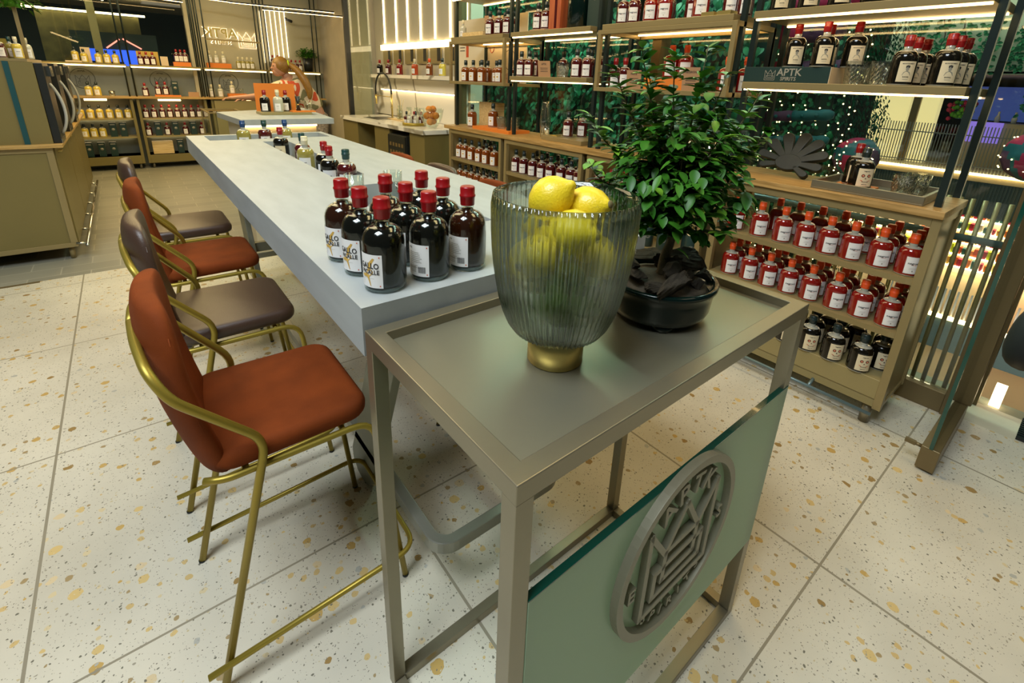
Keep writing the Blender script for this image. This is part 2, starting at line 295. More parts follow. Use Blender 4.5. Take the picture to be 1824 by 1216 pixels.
def struct(o,label=None): o['kind']='structure'; 
def S(mb,name,m,label=None,bevel=0):
    o=mb.build(name,m,bevel=bevel); o['kind']='structure'
    if label: o['label']=label
    o['category']='room structure'; return o
def dup(root,loc,rz,label,group=None,scale=None):
    r=root.copy(); COL.objects.link(r); r.location=loc; r.rotation_euler=(0,0,rz); r['label']=label
    if scale: r.scale=(scale,)*3
    if group: r['group']=group
    for c in root.children:
        d=c.copy(); COL.objects.link(d); d.parent=r
        for g in c.children: e=g.copy(); COL.objects.link(e); e.parent=d
    return r
_tc={}
def textgeo(s,size):
    k=(s,size)
    if k in _tc: return _tc[k]
    cu=bpy.data.curves.new('t','FONT'); cu.body=s; cu.size=size; cu.align_x='CENTER'; cu.align_y='CENTER'; cu.resolution_u=2; cu.offset=size*.018
    o=bpy.data.objects.new('t',cu); COL.objects.link(o); dg=bpy.context.evaluated_depsgraph_get(); me=bpy.data.meshes.new_from_object(o.evaluated_get(dg))
    r=([tuple(v.co) for v in me.vertices],[tuple(p.vertices) for p in me.polygons]); bpy.data.objects.remove(o); bpy.data.meshes.remove(me); _tc[k]=r; return r
def bez(a,b,c,d,n=8):
    a,b,c,d=map(Vector,(a,b,c,d)); return [a*(1-t)**3+b*3*t*(1-t)**2+c*3*t*t*(1-t)+d*t**3 for t in [i/n for i in range(n+1)]]
def fillet(pts,r,n=5):
    P=[Vector(p) for p in pts]; out=[P[0]]
    for i in range(1,len(P)-1):
        a,b,c=P[i-1],P[i],P[i+1]; u=(a-b).normalized(); w_=(c-b).normalized(); rr=min(r,(a-b).length*.45,(c-b).length*.45)
        p0=b+u*rr; p1=b+w_*rr
        for k in range(n+1): t=k/n; out.append(p0*(1-t)**2+b*2*t*(1-t)+p1*t*t)
    out.append(P[-1]); return out
ORD=['first','second','third','fourth','fifth','sixth','seventh','eighth','ninth','tenth','eleventh','twelfth']
# ================================================================== STRUCTURE
def cat(o,c): o['category']=c; return o
cat(S(MB().box(-4.5,2.60,-3.2,3.655,-.1,0),'floor','terrazzo','pale terrazzo floor in metre-square slabs with ochre chips'),'floor')
cat(S(MB().box(-4.5,4.2,3.655,14.5,-.1,-.001),'floor.001','slate','grey oblong-tiled floor beyond the terrazzo'),'floor')
cat(S(MB().box(-4.5,-.95,3.63,3.656,-.004,.003),'trim_1','bronze','thin metal strip where terrazzo meets the grey tiles'),'trim')
# ceiling of the rear zone and of the interior seen through the rear glass
cat(S(MB().box(-6,4.0,8.95,14.5,2.62,2.7),'ceiling','wall','beige ceiling seen beyond the rear glass'),'ceiling')
# rear glass wall panes and lower frosted band
cat(S(MB().box(-1.9,.70,8.66,8.675,1.46,3.6),'window_1','pane','clear glass wall behind the rear bottle shelves'),'window')
cat(S(MB().box(-1.9,.70,8.66,8.68,0,1.46),'window_2','frostgrey','frosted grey lower glass behind the rear counter'),'window')
cat(S(MB().box(.74,2.66,8.60,8.66,1.46,4.2),'wall_back','wall_g','pale olive panelled back wall carrying the reversed sign'),'wall')
cat(S(MB().box(.74,2.66,8.605,8.66,0,1.46),'window_3','frostgrey','frosted grey panel under the lit rear shelf'),'window')
cat(S(MB().box(.66,.74,8.55,8.68,0,4.2),'trim_2','wall_g','pale upright between clear glass and back wall'),'trim')
cat(S(MB().box(-6,4.0,13.5,13.6,0,2.62),'wall_far','dkwall','dark interior wall seen through the rear glass'),'wall')
# right-hand plaster corner and sink wall
cat(S(MB().box(2.66,2.86,6.42,8.68,0,4.2),'wall_corner','wall','beige plaster return wall beside the sink counter'),'wall')
cat(S(MB().box(2.76,2.92,3.86,6.44,0,4.2),'wall_right','wall_l','pale wall with vertical light strips above the sink'),'wall')
cat(S(MB().box(2.73,2.762,3.90,6.42,.93,1.43),'wall_backsplash','marble','veined marble splashback above the sink counter'),'wall')
# shopfront (facade) on the right
cat(S(MB().box(2.585,2.60,-.60,3.80,.11,4.2),'window_4','pane','tall shopfront glass behind the bottle shelving'),'window')
cat(S(MB().box(2.56,2.62,-.60,3.80,0,.105),'trim_3','bronze','bronze bottom rail of the shopfront glass',bevel=.003),'trim')
for i,(a,b,l) in enumerate([(-.66,-.60,'bronze shopfront upright at the open glass door'),(1.26,1.33,'bronze shopfront upright behind the potted tree'),(3.78,3.86,'dark shopfront upright beside the sink wall')]):
    cat(S(MB().box(2.55,2.66,a,b,0,4.2),'trim_%d'%(4+i),'bronze',l,bevel=.003),'trim')
cat(S(MB().box(2.60,2.84,-1.6,-.60,-.1,-.004),'floor.002','wall_l','worn stone threshold outside the open glass door'),'floor')
cat(S(MB().box(2.84,2.95,-1.6,4,-.2,-.012).box(2.62,2.84,-.6,4,-.2,-.012),'floor.003','leg','narrow walkway edge outside the shopfront'),'floor')
# dark glass partition post and pane left of the sink counter
cat(S(MB().box(2.285,2.345,6.30,6.36,0,4.2),'trim_7','black','black upright of the glass partition behind the sink counter'),'trim')
cat(S(MB().box(2.35,2.655,6.325,6.335,0,4.2),'window_5','pane','clear glass panel between black upright and plaster wall'),'window')

# ------------------------------------------------------------------ glass door (open leaf, foreground right)
t=thing('glass_door','open glass door leaf with bronze bottom rail standing into the shop','door',(2.01,-.655,0))
MB().box(0,.56,-.03,.03,.012,.115).build('bottom_rail','bronze',t,bevel=.003)
MB().box(.0,.56,-.006,.006,.115,3.2).build('glass_leaf','pane',t)
MB().box(-.002,.004,-.0062,.0062,.115,3.2).build('glass_rim','frost_e',t)
m=MB().tube([(.02,.03,.10),(.02,.055,.10)],.008,8); m.box(.012,.028,.05,.085,.092,.108); m.build('floor_latch','bronze',t)
MB().box(.50,.56,-.04,.04,.115,3.2).build('hinge_stile','bronze',t,bevel=.004)

t=thing('railing','railing of slim vertical tubes behind the shopfront glass','railing',(2.70,0,0))
bl=MB().tube([(0,0,.06),(0,0,1.015)],.0095,8); b0=bl.build('baluster','khaki',t); b0.location=(0,-.574,0)
for i in range(1,62):
    c=b0.copy(); COL.objects.link(c); c.parent=t; c.location=(0,-.574+.0425*i,0)
MB().tube([(-.022,-.62,.835),(-.022,2.10,.835)],.017,10).build('rail','pipe',t)
MB().box(-.02,.02,-.62,2.10,-.012,.06).build('sill','khaki',t)

# ================================================================== MAIN TABLE
t=thing('counter_table','long grey concrete-finish tasting table with sunken troughs','table',(0,0,0))
W=.858;Lg=3.014;z0=.932;z1=1.035;zr=.95
m=MB().box(0,W,0,Lg,z0,zr)
for a in [(0,W,0,.36),(0,W,1.04,1.25),(0,W,2.55,2.70),(0,W,2.965,Lg)]: m.box(*a,zr,z1)
for x0,x1,y0,y1 in [(.30,.56,.36,1.04),(.36,.50,1.25,2.55),(.095,.82,2.70,2.965)]: m.box(0,x0,y0,y1,zr,z1); m.box(x1,W,y0,y1,zr,z1)
# weld coplanar seams
bm=bmesh.new()
o=m.build('tabletop','conc',t); bm.from_mesh(o.data); bmesh.ops.remove_doubles(bm,verts=bm.verts,dist=1e-5); bm.to_mesh(o.data); bm.free()
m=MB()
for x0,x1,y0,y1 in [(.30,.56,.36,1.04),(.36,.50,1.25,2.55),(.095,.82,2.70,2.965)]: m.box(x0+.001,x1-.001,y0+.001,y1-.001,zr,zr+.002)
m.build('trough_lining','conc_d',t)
for far in (0,1):
    for s in (0,1):
        xa=.185 if s==0 else W-.215
        P2=[(.19,z0),(.36,z0),(.70,.16),(.735,.09),(.73,.04),(.69,.006),(.64,0),(.59,.012),(.555,.045),(.535,.10)]
        if far: P2=[(3.0-y,z) for y,z in P2][::-1]
        n=len(P2); v=[(xa,y,z) for y,z in P2]+[(xa+.03,y,z) for y,z in P2]
        MB().add(v,[tuple(range(n)),tuple(range(2*n-1,n-1,-1))]+[(i,i+n,(i+1)%n+n,(i+1)%n) for i in range(n)]).build('leg','leg',t,bevel=.003)
MB().box(.215,W-.215,2.44,2.475,.36,.42).build('crossbar','leg',t)
def rrect(x0,x1,y0,y1,r,n=7):
    out=[]
    for cx,cy,a0 in ((x1-r,y1-r,0),(x0+r,y1-r,90),(x0+r,y0+r,180),(x1-r,y0+r,270)):
        for k in range(n+1): a=math.radians(a0+90*k/n); out.append((cx+r*math.cos(a),cy+r*math.sin(a)))
    return out
def ringband(x0,x1,y0,y1,r,w_,za,zb):
    a=rrect(x0,x1,y0,y1,r); b=rrect(x0+w_,x1-w_,y0+w_,y1-w_,max(.01,r-w_)); n=len(a); m=MB()
    v=[(x,y,za) for x,y in a]+[(x,y,zb) for x,y in a]+[(x,y,za) for x,y in b]+[(x,y,zb) for x,y in b]; f=[]
    for i in range(n): j=(i+1)%n; f+=[(i,j,n+j,n+i),(2*n+j,2*n+i,3*n+i,3*n+j),(n+i,n+j,3*n+j,3*n+i),(j,i,2*n+i,2*n+j)]
    return m.add(v,f)
o=ringband(.185,W-.185,.07,2.9,.07,.032,.165,.205).build('foot_rail','rail',t,bevel=.003)

# ================================================================== CONSOLE CART
t=thing('console_table','slim open-frame metal console table butted against the grey table end','console table',(-.0006,-.0101,0),.0097)
cw,cl,cz=.856,.456,.9941; r_=.030
def sqring(x0,x1,y0,y1,w_,za,zb):
    a=[(x0,y0),(x1,y0),(x1,y1),(x0,y1)]; b=[(x0+w_,y0+w_),(x1-w_,y0+w_),(x1-w_,y1-w_),(x0+w_,y1-w_)]
    v=[(x,y,za) for x,y in a]+[(x,y,zb) for x,y in a]+[(x,y,za) for x,y in b]+[(x,y,zb) for x,y in b]; f=[]
    for i in range(4): j=(i+1)%4; f+=[(i,j,4+j,4+i),(8+j,8+i,12+i,12+j),(4+i,4+j,12+j,12+i),(j,i,8+i,8+j)]
    return MB().add(v,f)
sqring(0,cw,-cl,0,r_,cz-.032,cz).build('top_frame','cart',t,bevel=.0018)
MB().box(r_,cw-r_,-cl+r_,-r_,cz-.024,cz-.019).build('tray_sheet','cart_top',t)
for x,y in ((0,-r_),(0,-cl),(cw-r_,-cl),(cw-r_,-r_)): MB().box(x+.0003,x+r_-.0003,y+.0003,y+r_-.0003,0,cz-.031).build('leg','cart',t,bevel=.0012)
m=MB().box(r_,cw-r_,-r_,-.002,0,.026).box(r_,cw-r_,-cl,-cl+.028,0,.026).box(0.002,r_-.002,-cl+r_,-r_,0,.026).box(cw-r_+.002,cw-.002,-cl+r_,-r_,0,.026); m.build('base_frame','cart',t,bevel=.0015)
p=MB().box(r_,cw-.004,-cl-.001,-cl+.011,.285,.775).build('glass_panel','frost',t,bevel=.001); p['label']='pale green frosted glass panel'
MB().box(r_,cw-.004,-cl-.0012,-cl+.0112,.7752,.7775).build('panel_edge','frost_e',p)
# emblem on the glass
def fr(u,v,d=0): return (.42+u,-cl-.001-d,.60+v)
R0=.195; m=MB(); n=72; prof=[(R0,0),(R0,.016),(R0-.017,.016),(R0-.017,0)]; v=[];f=[]
for i in range(n):
    a=2*PI*i/n
    for rr,d in prof: v.append(fr(rr*math.cos(a),rr*math.sin(a),d))
for i in range(n):
    j=(i+1)%n
    for k in range(3): f.append((i*4+k,j*4+k,j*4+k+1,i*4+k+1))
m.add(v,f,0,False)
def strokes(mb,pts,w_,d,closed=False,s=1,ou=0,ov=0):
    P=[(ou+a*s,ov+b*s) for a,b in pts]; n=len(P)
    for i in range(n if closed else n-1):
        a=Vector((P[i][0],P[i][1]));b=Vector((P[(i+1)%n][0],P[(i+1)%n][1])); u=(b-a).normalized()*w_*.45; a=a-u;b=b+u
        q=Vector(fr(b.x,b.y,d/2)); p_=Vector(fr(a.x,a.y,d/2)); mb.bar(p_,q,w_,d,(0,1,0))
CROWN=[([(-.5,-.55),(-.5,.38),(-.25,.02),(0,.42),(.25,.02),(.5,.38),(.5,-.55)],True),([(-.36,-.42),(-.36,-.14),(-.24,-.14),(-.24,.03),(.24,.03),(.24,-.14),(.36,-.14),(.36,-.42)],True),([(-.24,-.14),(-.24,-.29),(.24,-.29),(.24,-.14)],False),([(-.24,-.13),(.24,-.13)],False)]
for pts,c in CROWN: strokes(m,pts,.0125,.013,c,.222,0,.014)
em=m.build('emblem','emb',p,bevel=.0008)
def glyph(mb,s,size,cu,cv,rot,d):
    v,f=textgeo(s,size); c_,s_=math.cos(rot),math.sin(rot)
    P=[(cu+x*c_-y*s_,cv+x*s_+y*c_) for x,y,_ in v]
    n=len(P); mb.add([fr(a,b,d) for a,b in P]+[fr(a,b,0) for a,b in P],[tuple(q) for q in f])
    # side walls
    from collections import Counter
    ec=Counter(); 
    for q in f:
        for i in range(len(q)): ec[frozenset((q[i],q[(i+1)%len(q)]))]+=1
    o=len(mb.v)-2*n
    for q in f:
        for i in range(len(q)):
            a,b=q[i],q[(i+1)%len(q)]
            if ec[frozenset((a,b))]==1: mb.add([],[]); mb.f.append((o+a,o+b,o+n+b,o+n+a)); mb.m.append(0); mb.sm.append(False)
def letter(*a): m=MB(); glyph(m,*a); m.build('raised_letter','emb',p)
for i,ch in enumerate('APTK'): a=math.radians(118-19*i); letter(ch,.062,.140*math.cos(a),.140*math.sin(a),a-PI/2,.013)
for i,ch in enumerate('SPIRITS'): a=math.radians(-126+12*i); letter(ch,.034,.155*math.cos(a),.155*math.sin(a),a+PI/2,.010)
letter('E',.045,-.150,-.015,0,.012); letter('S',.045,.150,-.015,0,.012)

# ================================================================== STOOLS
def pad(poly,z0,z1,name,m,parent,bev):
    o=MB().prism(poly,z0,z1).build(name,m,parent); 
    b=o.modifiers.new('b','BEVEL'); b.width=bev; b.segments=4; b.limit_method='ANGLE'; b.angle_limit=math.radians(50)
    for q in o.data.polygons: q.use_smooth=True
    return o
def make_stool(mt,label):
    t=thing('bar_stool',label,'stool')
    poly=rrect(-.185,.175,-.195,.195,.055,6); poly=[(x,y*(1.0 if x<0 else 1-.04*x/.175)) for x,y in poly]
    pad(poly,.602,.655,'seat',mt,t,.022)
    # backrest
    H=[0,.04,.12,.3,.5,.7,.84,.92,.97,1.0]; m=MB(); v=[];f=[];n=28
    for t_ in H:
        z=.575+.43*t_; cx=-.178-.055*math.sin(t_*PI*.5)-.012*math.sin(t_*PI); hw=.172+.022*math.sin(PI*min(1,t_*1.1)); th=.030
        e=1.0
        if t_<.05: e=.72+.28*t_/.05
        if t_>.84: e=math.sqrt(max(.04,1-((t_-.84)/.165)**2))
        hw2=hw-(1-e)*.07; th2=th*(.45+.55*e)
        for i in range(n):
            a=2*PI*i/n; c_=math.copysign(abs(math.cos(a))**.55,math.cos(a)); s_=math.copysign(abs(math.sin(a))**.8,math.sin(a))
            y=hw2*c_; v.append((cx+th2*s_+.035*(y/.19)**2,y,z))
    for j in range(len(H)-1):
        for i in range(n): k=(i+1)%n; f.append((j*n+i,j*n+k,(j+1)*n+k,(j+1)*n+i))
    f.append(tuple(range(n-1,-1,-1))); f.append(tuple((len(H)-1)*n+i for i in range(n))); m.add(v,f,0,True)
    bk=m.build('backrest',mt,t,sub=1)
    v=[]
    m=MB(); 
    # stitched seam down each side of the backrest
    for s in (-1,1):
        pts=[]
        for t_ in [.06+.09*k for k in range(10)]:
            z=.575+.43*t_; cx=-.178-.055*math.sin(t_*PI*.5)-.012*math.sin(t_*PI); hw=.172+.022*math.sin(PI*min(1,t_*1.1)); pts.append((cx+.035*(hw/.19)**2,s*(hw-.0035),z))
        m.tube(pts,.0013,5)
    m.build('seam',mt,bk)
    for s in (-1,1):
        MB().tube(fillet([(-.245,s*.208,.004),(-.075,s*.203,.665),(-.225,s*.222,.845),(-.250,s*.195,.90),(-.262,s*.10,.925),(-.265,0,.927)],.045),.0095,10).build('rear_leg','gold',t)
        MB().tube(fillet([(-.20,s*.165,.588),(-.16,s*.188,.590),(.175,s*.188,.590),(.235,s*.208,.004)],.06),.0085,10).build('front_leg','gold',t)
        MB().lathe([(.0100,0),(.0100,.007)],10,(-.2455,s*.208,0)).build('foot_cap','black',t); MB().lathe([(.0095,0),(.0095,.007)],10,(.2352,s*.208,0)).build('foot_cap','black',t)
    MB().tube(fillet([(-.27,-.222,.088),(.268,-.222,.112),(.268,.222,.112),(-.27,.222,.088)],.06,7),.0078,10).build('footrest','gold',t)
    for x in (.10,-.12): MB().tube([(x,-.188,.590),(x,.188,.590)],.0075,8).build('seat_bar','gold',t)
    return t
sv=make_stool('velvet','rust velvet bar stool with gold legs, nearest of the row and beside the console table')
sl=make_stool('leather','taupe leather bar stool with gold legs, second of the row from the front')
GR='bar stools along the left side of the grey table'; GR2='bar stools mostly hidden on the far side of the grey table'
sv.location=(-.085,.42,0); sv['group']=GR; sl.location=(-.095,1.065,0); sl['group']=GR
dup(sv,(-.085,1.69,0),0,'rust velvet bar stool with gold legs, third of the row between two taupe ones',GR)
dup(sl,(-.10,2.30,0),0,'taupe leather bar stool farthest along the left row, nearest the rear shelves',GR)
dup(sv,(.80,.95,0),PI,'rust backrest of a stool on the far side of the table, beside the fluted vase',GR2)
dup(sl,(.80,1.47,0),PI,'taupe backrest of a stool on the far side of the table, between two rust ones',GR2)
dup(sv,(.78,1.93,0),PI,'rust backrest of a stool beyond the table, in front of the sink counter',GR2)
# ================================================================== VASE + FRUIT
CT=.9751
t=thing('fluted_vase','large fluted smoked-glass vase on a brass foot, filled with lemons and limes','vase',(.252,-.264,CT))
MB().lathe([(.044,0),(.050,.002),(.050,.047),(.046,.051),(.030,.0515)],40).build('foot','brass',t)
NR=66
def flute(a,j): return 1+.024*math.cos(NR*a) if 0<j<16 else 1
outp=[(.012,.052),(.034,.0525),(.060,.056),(.077,.064),(.088,.080),(.096,.100),(.103,.125),(.108,.152),(.1125,.182),(.1155,.210),(.1175,.245),(.1185,.285),(.1185,.303)]
inp=[(.1145,.303),(.1142,.285),(.1133,.245),(.1112,.210),(.1082,.182),(.1035,.152),(.0985,.125),(.091,.100),(.082,.082),(.070,.071),(.055,.066),(.03,.062),(.002,.061)]
MB().lathe(outp+inp,NR*8,mods=lambda a,j: flute(a,j) if 1<j<12 else 1,cap0=True,cap1=True).build('bowl','vase',t)
def lemon_mb(tip=1):
    prof=[(.0005,-.046),(.006,-.0455),(.009,-.041),(.016,-.036),(.026,-.026),(.033,-.012),(.0355,.001),(.033,.014),(.026,.026),(.016,.035),(.009,.041),(.007,.045),(.004,.0475),(.0005,.048)]
    return MB().lathe(prof,24)
lm=lemon_mb().build('lemon','lemon'); lst=MB().lathe([(.006,0),(.007,.002),(.004,.004),(.002,.004)],8,(0,0,-.0475)).build('stem_scar','stem',lm)
tag(lm,'','lemon')
V0=Vector((.252,-.264,0))
LP=[((-.015,.018,1.270),(.9,.2,.3),'lemon on top of the vase, its pointed tip rising toward the left'),
    ((.039,-.012,1.254),(-1.9,.5,0),'lemon at the right of the vase top showing its dark stem scar'),
    ((-.030,-.050,1.232),(1.3,1.2,0),'lemon at the front of the vase just under the glass rim'),
    ((-.052,.004,1.180),(.2,1.5,.4),'lemon behind the left fluting, one layer below the top'),
    ((.022,.060,1.205),(1.5,.2,1),'lemon at the back of the vase, one layer below the top'),
    ((.040,-.040,1.176),(.7,.9,2),'lemon behind the right fluting, just above the limes'),
    ((-.025,.058,1.150),(1.1,.4,2.4),'lemon at the far left inside the vase, just above the limes')]
for i,(p,r,l) in enumerate(LP):
    if i==0: o=lm
    else:
        o=lm.copy(); COL.objects.link(o); s2=lst.copy(); COL.objects.link(s2); s2.parent=o
    o.location=V0+Vector(p)-Vector((0,0,0)); o.rotation_euler=r; o['label']=l; o['category']='lemon'; o['group']='lemons in the fluted vase'
li=MB().lathe([(.0005,-.031),(.007,-.030),(.018,-.024),(.027,-.012),(.029,0),(.027,.012),(.018,.023),(.008,.029),(.004,.032),(.0005,.032)],20).build('lime','lime')
for i,(p,l) in enumerate([((-.040,-.025,1.105),'lime at the lower left of the vase'),((.022,-.042,1.098),'lime at the lower right front of the vase'),((.045,.022,1.112),'lime at the lower back of the vase'),((-.012,.038,1.090),'lime at the lower far left of the vase'),((.004,-.002,1.068),'lime at the very bottom of the vase')]):
    o=li if i==0 else li.copy()
    if i: COL.objects.link(o)
    o.location=V0+Vector(p); o.rotation_euler=(i,i*1.7,0); tag(o,l,'lime','limes in the fluted vase')

# ================================================================== POTTED TREE
PC=Vector((.560,-.262,CT))
t=thing('potted_tree','small leafy indoor tree in a glossy black oval bonsai pot on the console','potted tree',PC,0)
m=MB().lathe([(.086,.010),(.098,.016),(.104,.030),(.107,.060),(.110,.074),(.1145,.078),(.1155,.086),(.111,.090),(.104,.088),(.103,.070)],56,sx=1.04,sy=1.0,cap1=True)
for k in range(4):
    a=PI/4+k*PI/2; m.lathe([(.022,0),(.026,.012)],12,(.074*math.cos(a),.070*math.sin(a),0))
m.build('pot','pot',t)
MB().lathe([(.102,.060),(.09,.082),(.05,.092),(.001,.094)],24).build('soil','bark',t)
m=MB(); rnd=random.Random(3)
tips=[]
m.tube(fillet([(0,0,.085),(.002,.003,.13),(.014,-.004,.17),(.004,.004,.22),(.008,0,.27)],.03),[.0125,.011,.0105,.0102,.010,.010,.010,.0095,.009,.009,.0085,.0085,.008,.008,.0075,.007,.007,.007,.0065,.006][:len(fillet([(0,0,.085),(.002,.003,.13),(.014,-.004,.17),(.004,.004,.22),(.008,0,.27)],.03))],8)
for k in range(46):
    a=k*2.399+rnd.uniform(-.3,.3); z=rnd.uniform(.17,.28); up_=rnd.uniform(.1,1.25); Lb=rnd.uniform(.09,.160)*(1.0 if up_<.8 else 1.3)
    p0=Vector((.006,0,z)); d=Vector((math.cos(a)*math.cos(up_),math.sin(a)*math.cos(up_),math.sin(up_)))
    p1=p0+d*Lb*.5+Vector((0,0,.012)); p2=p0+d*Lb+Vector((rnd.uniform(-.02,.02),rnd.uniform(-.02,.02),.01))
    pts=bez(p0,p0.lerp(p1,.6),p1,p2,6); m.tube(pts,[.0036,.003,.0026,.0022,.0018,.0014,.001],5); tips.append(pts)
# leaders that give the crown its open top
for (dx,dy,zt) in ((-.085,.055,.545),(-.03,.02,.535),(.03,-.01,.55),(.075,-.03,.50),(-.12,.08,.50),(.10,-.09,.47),(-.01,.09,.51),(.13,-.10,.40),(-.15,.10,.33),(-.14,.12,.42)):
    pts=bez((.006,0,.24),(dx*.25,dy*.25,.33),(dx*.75,dy*.75,zt-.10),(dx,dy,zt),9); m.tube(pts,[.004,.0036,.0032,.0028,.0024,.002,.0017,.0014,.0011,.0009],5); tips.append(pts)
m.build('branches','trunk',t)
LJ=1.0
def leaf(mb,p,d,up_,L_,W_,mi=0):
    d=d.normalized(); s_=d.cross(up_); 
    if s_.length<.01: s_=Vector((1,0,0))
    s_.normalize(); n=s_.cross(d).normalized(); cur=rnd.uniform(.1,.45)
    prof=[(0,.05),(.12,.55),(.30,.92),(.50,1),(.70,.80),(.88,.40),(1,.0)]; up_=(up_+Vector((rnd.uniform(-.7,.7),rnd.uniform(-.7,.7),0))*LJ)
    v=[];f=[]
    for tt,ww in prof:
        c=p+d*(L_*tt)-n*(cur*L_*tt*tt*.6); e=W_*.5*ww
        v+= [c-s_*e+n*e*.35, c, c+s_*e+n*e*.35]
    for j in range(len(prof)-1):
        a=j*3; f+=[(a,a+1,a+4,a+3),(a+1,a+2,a+5,a+4)]
    mb.add(v,f,mi,True)
m=MB()
for pts in tips:
    N=len(pts)
    for j in range(1,N):
        for q in range(5 if N<9 else 9):
            p=pts[j-1].lerp(pts[j],rnd.random()); d=(pts[j]-pts[j-1]).normalized()
            a=rnd.uniform(0,2*PI); side=Vector((math.cos(a),math.sin(a),rnd.uniform(-.55,.25))); dd=(d*.5+side).normalized()
            yng=(j>=N-2 and rnd.random()<.35) or rnd.random()<(.34 if N>=9 else .05)
            leaf(m,p,dd,Vector((0,0,1)),rnd.uniform(.024,.042),rnd.uniform(.013,.021),1 if yng else 0)
# drooping skirt and dense core
for k in range(900):
    a=rnd.uniform(0,2*PI); z=rnd.triangular(.175,.47,.27); rr=(.138-.26*abs(z-.285)**1.25*2.0)*math.sqrt(rnd.uniform(.12,1)); 
    if rr<.02: continue
    p=Vector((.004+rr*math.cos(a)*1.02,rr*math.sin(a)*.95,z)); a+=rnd.uniform(-1.3,1.3); side=Vector((math.cos(a),math.sin(a),rnd.uniform(-.9,.45)))
    leaf(m,p,side,Vector((0,0,1)),rnd.uniform(.024,.040),rnd.uniform(.013,.020),1 if rnd.random()<.05 else 0)
tag(m.build('foliage',['leaf','leaf_y'],t),None,None,None,'stuff')
# bark chunks lying on the soil
def chunk(name,m_,c,s,rot,seed,label,group):
    r=random.Random(seed); bm=bmesh.new(); bmesh.ops.create_icosphere(bm,subdivisions=4,radius=1)
    ph=[(Vector((r.uniform(-1,1),r.uniform(-1,1),r.uniform(-1,1))).normalized(),r.uniform(.30,.80)) for _ in range(13)]
    for v in bm.verts:
        for n_,d_ in ph:
            q=v.co.dot(n_)
            if q>d_: v.co-=n_*(q-d_)*.97
        v.co*=1.42*(1+.09*math.sin(v.co.x*9+seed)*math.cos(v.co.y*11)+.05*math.sin(v.co.y*23+v.co.z*19))
    me=bpy.data.meshes.new(name); bm.to_mesh(me); bm.free(); me.materials.append(M_[m_]); o=bpy.data.objects.new(name,me); COL.objects.link(o)
    for p in me.polygons: p.use_smooth=False
    o.location=c; o.scale=s; o.rotation_euler=rot; tag(o,label,'bark chunk',group); return o
PC0=PC
BK=[((-.052,-.062,.106),(.046,.026,.020),(.1,-.35,.2),'large bark chunk at the front left of the pot'),((.062,-.030,.114),(.050,.030,.021),(.1,.15,-.55),'large bark chunk at the right of the pot, overlapping the rim'),
    ((.008,-.060,.104),(.016,.012,.016),(.2,.3,.4),'small brown bark chunk at the front centre of the pot'),((.012,-.074,.094),(.015,.011,.012),(0,.2,1.4),'smallest bark chunk resting on the front rim'),
    ((-.010,-.030,.116),(.030,.022,.018),(.3,-.2,.9),'bark chunk just in front of the trunk'),((-.070,.010,.104),(.036,.026,.013),(.1,.1,1.2),'flat bark chunk at the left of the pot behind the vase'),
    ((.032,.018,.112),(.030,.016,.016),(.5,.2,-.4),'bark chunk leaning against the right of the trunk'),((.045,.060,.106),(.042,.022,.011),(.15,.05,-.5),'flat bark slab at the back right of the pot'),
    ((-.035,.055,.104),(.040,.022,.012),(.1,-.1,.6),'flat bark slab at the back left of the pot'),((.045,-.066,.104),(.020,.014,.014),(.6,.1,-.3),'bark chunk at the front right below the large one'),
    ((-.085,-.035,.100),(.022,.018,.012),(.1,.4,.2),'bark chunk at the far left rim of the pot'),((.020,-.012,.120),(.024,.018,.015),(.8,.1,.2),'upright dark bark chunk right of the trunk foot')]
for i,(c,s,r,l) in enumerate(BK): chunk('bark_chunk','bark',PC+Vector(c),s,r,i+2,l,'bark chunks in the bonsai pot')

# ================================================================== BOTTLES
def profb(r,h,n=6):
    zs=h*.52; zn=h*.705; rn=r*.33
    P=[(r*.90,0),(r*.985,.0015),(r,.005),(r,zs)]
    for k in range(1,n+1): a=PI/2*k/n; P.append((rn+(r-rn)*math.cos(a)**.9 if k<n else rn, zs+(zn-zs)*math.sin(a)))
    return P,rn,zn
def wrap(mb,s,size,r,cu,cv,a0,mi,sq=1.0):
    v,f=textgeo(s,size); mb.add([(r*math.cos(a0+(cu+x*sq)/r),r*math.sin(a0+(cu+x*sq)/r),cv+y) for x,y,_ in v],f,mi)
def patch(mb,r,u0,u1,v0,v1,a0,mi,n=10):
    v=[];f=[]
    for i in range(n+1):
        a=a0+(u0+(u1-u0)*i/n)/r; v+=[(r*math.cos(a),r*math.sin(a),v0),(r*math.cos(a),r*math.sin(a),v1)]
    for i in range(n): f.append((2*i,2*i+2,2*i+3,2*i+1))
    mb.add(v,f,mi,True)
def poly_wrap(mb,pts,r,a0,mi):
    mb.add([(r*math.cos(a0+u/r),r*math.sin(a0+u/r),v) for u,v in pts],[tuple(range(len(pts)))],mi)
def slab_label(mb,r,w_,z0,z1,a0,mi=0):   # label with real thickness
    rr=r+.0006; patch(mb,rr,-w_/2,w_/2,z0,z1,a0,mi)
LABELM=['label','ink','gold_ink','red_ink','silverink','label_c']
def cap_mb(rc,z0,z1,n=18):
    zm=z0+(z1-z0)*.47; rc2=rc*1.05
    return MB().lathe([(rc*.93,z0),(rc*.95,z0+.001),(rc*.99,zm-.003),(rc2*1.03,zm),(rc2*1.03,zm+.003),(rc*.98,zm+.0045),(rc*1.0,z1-.004),(rc*.93,z1-.001),(rc*.8,z1),(rc*.3,z1-.0007)],n)
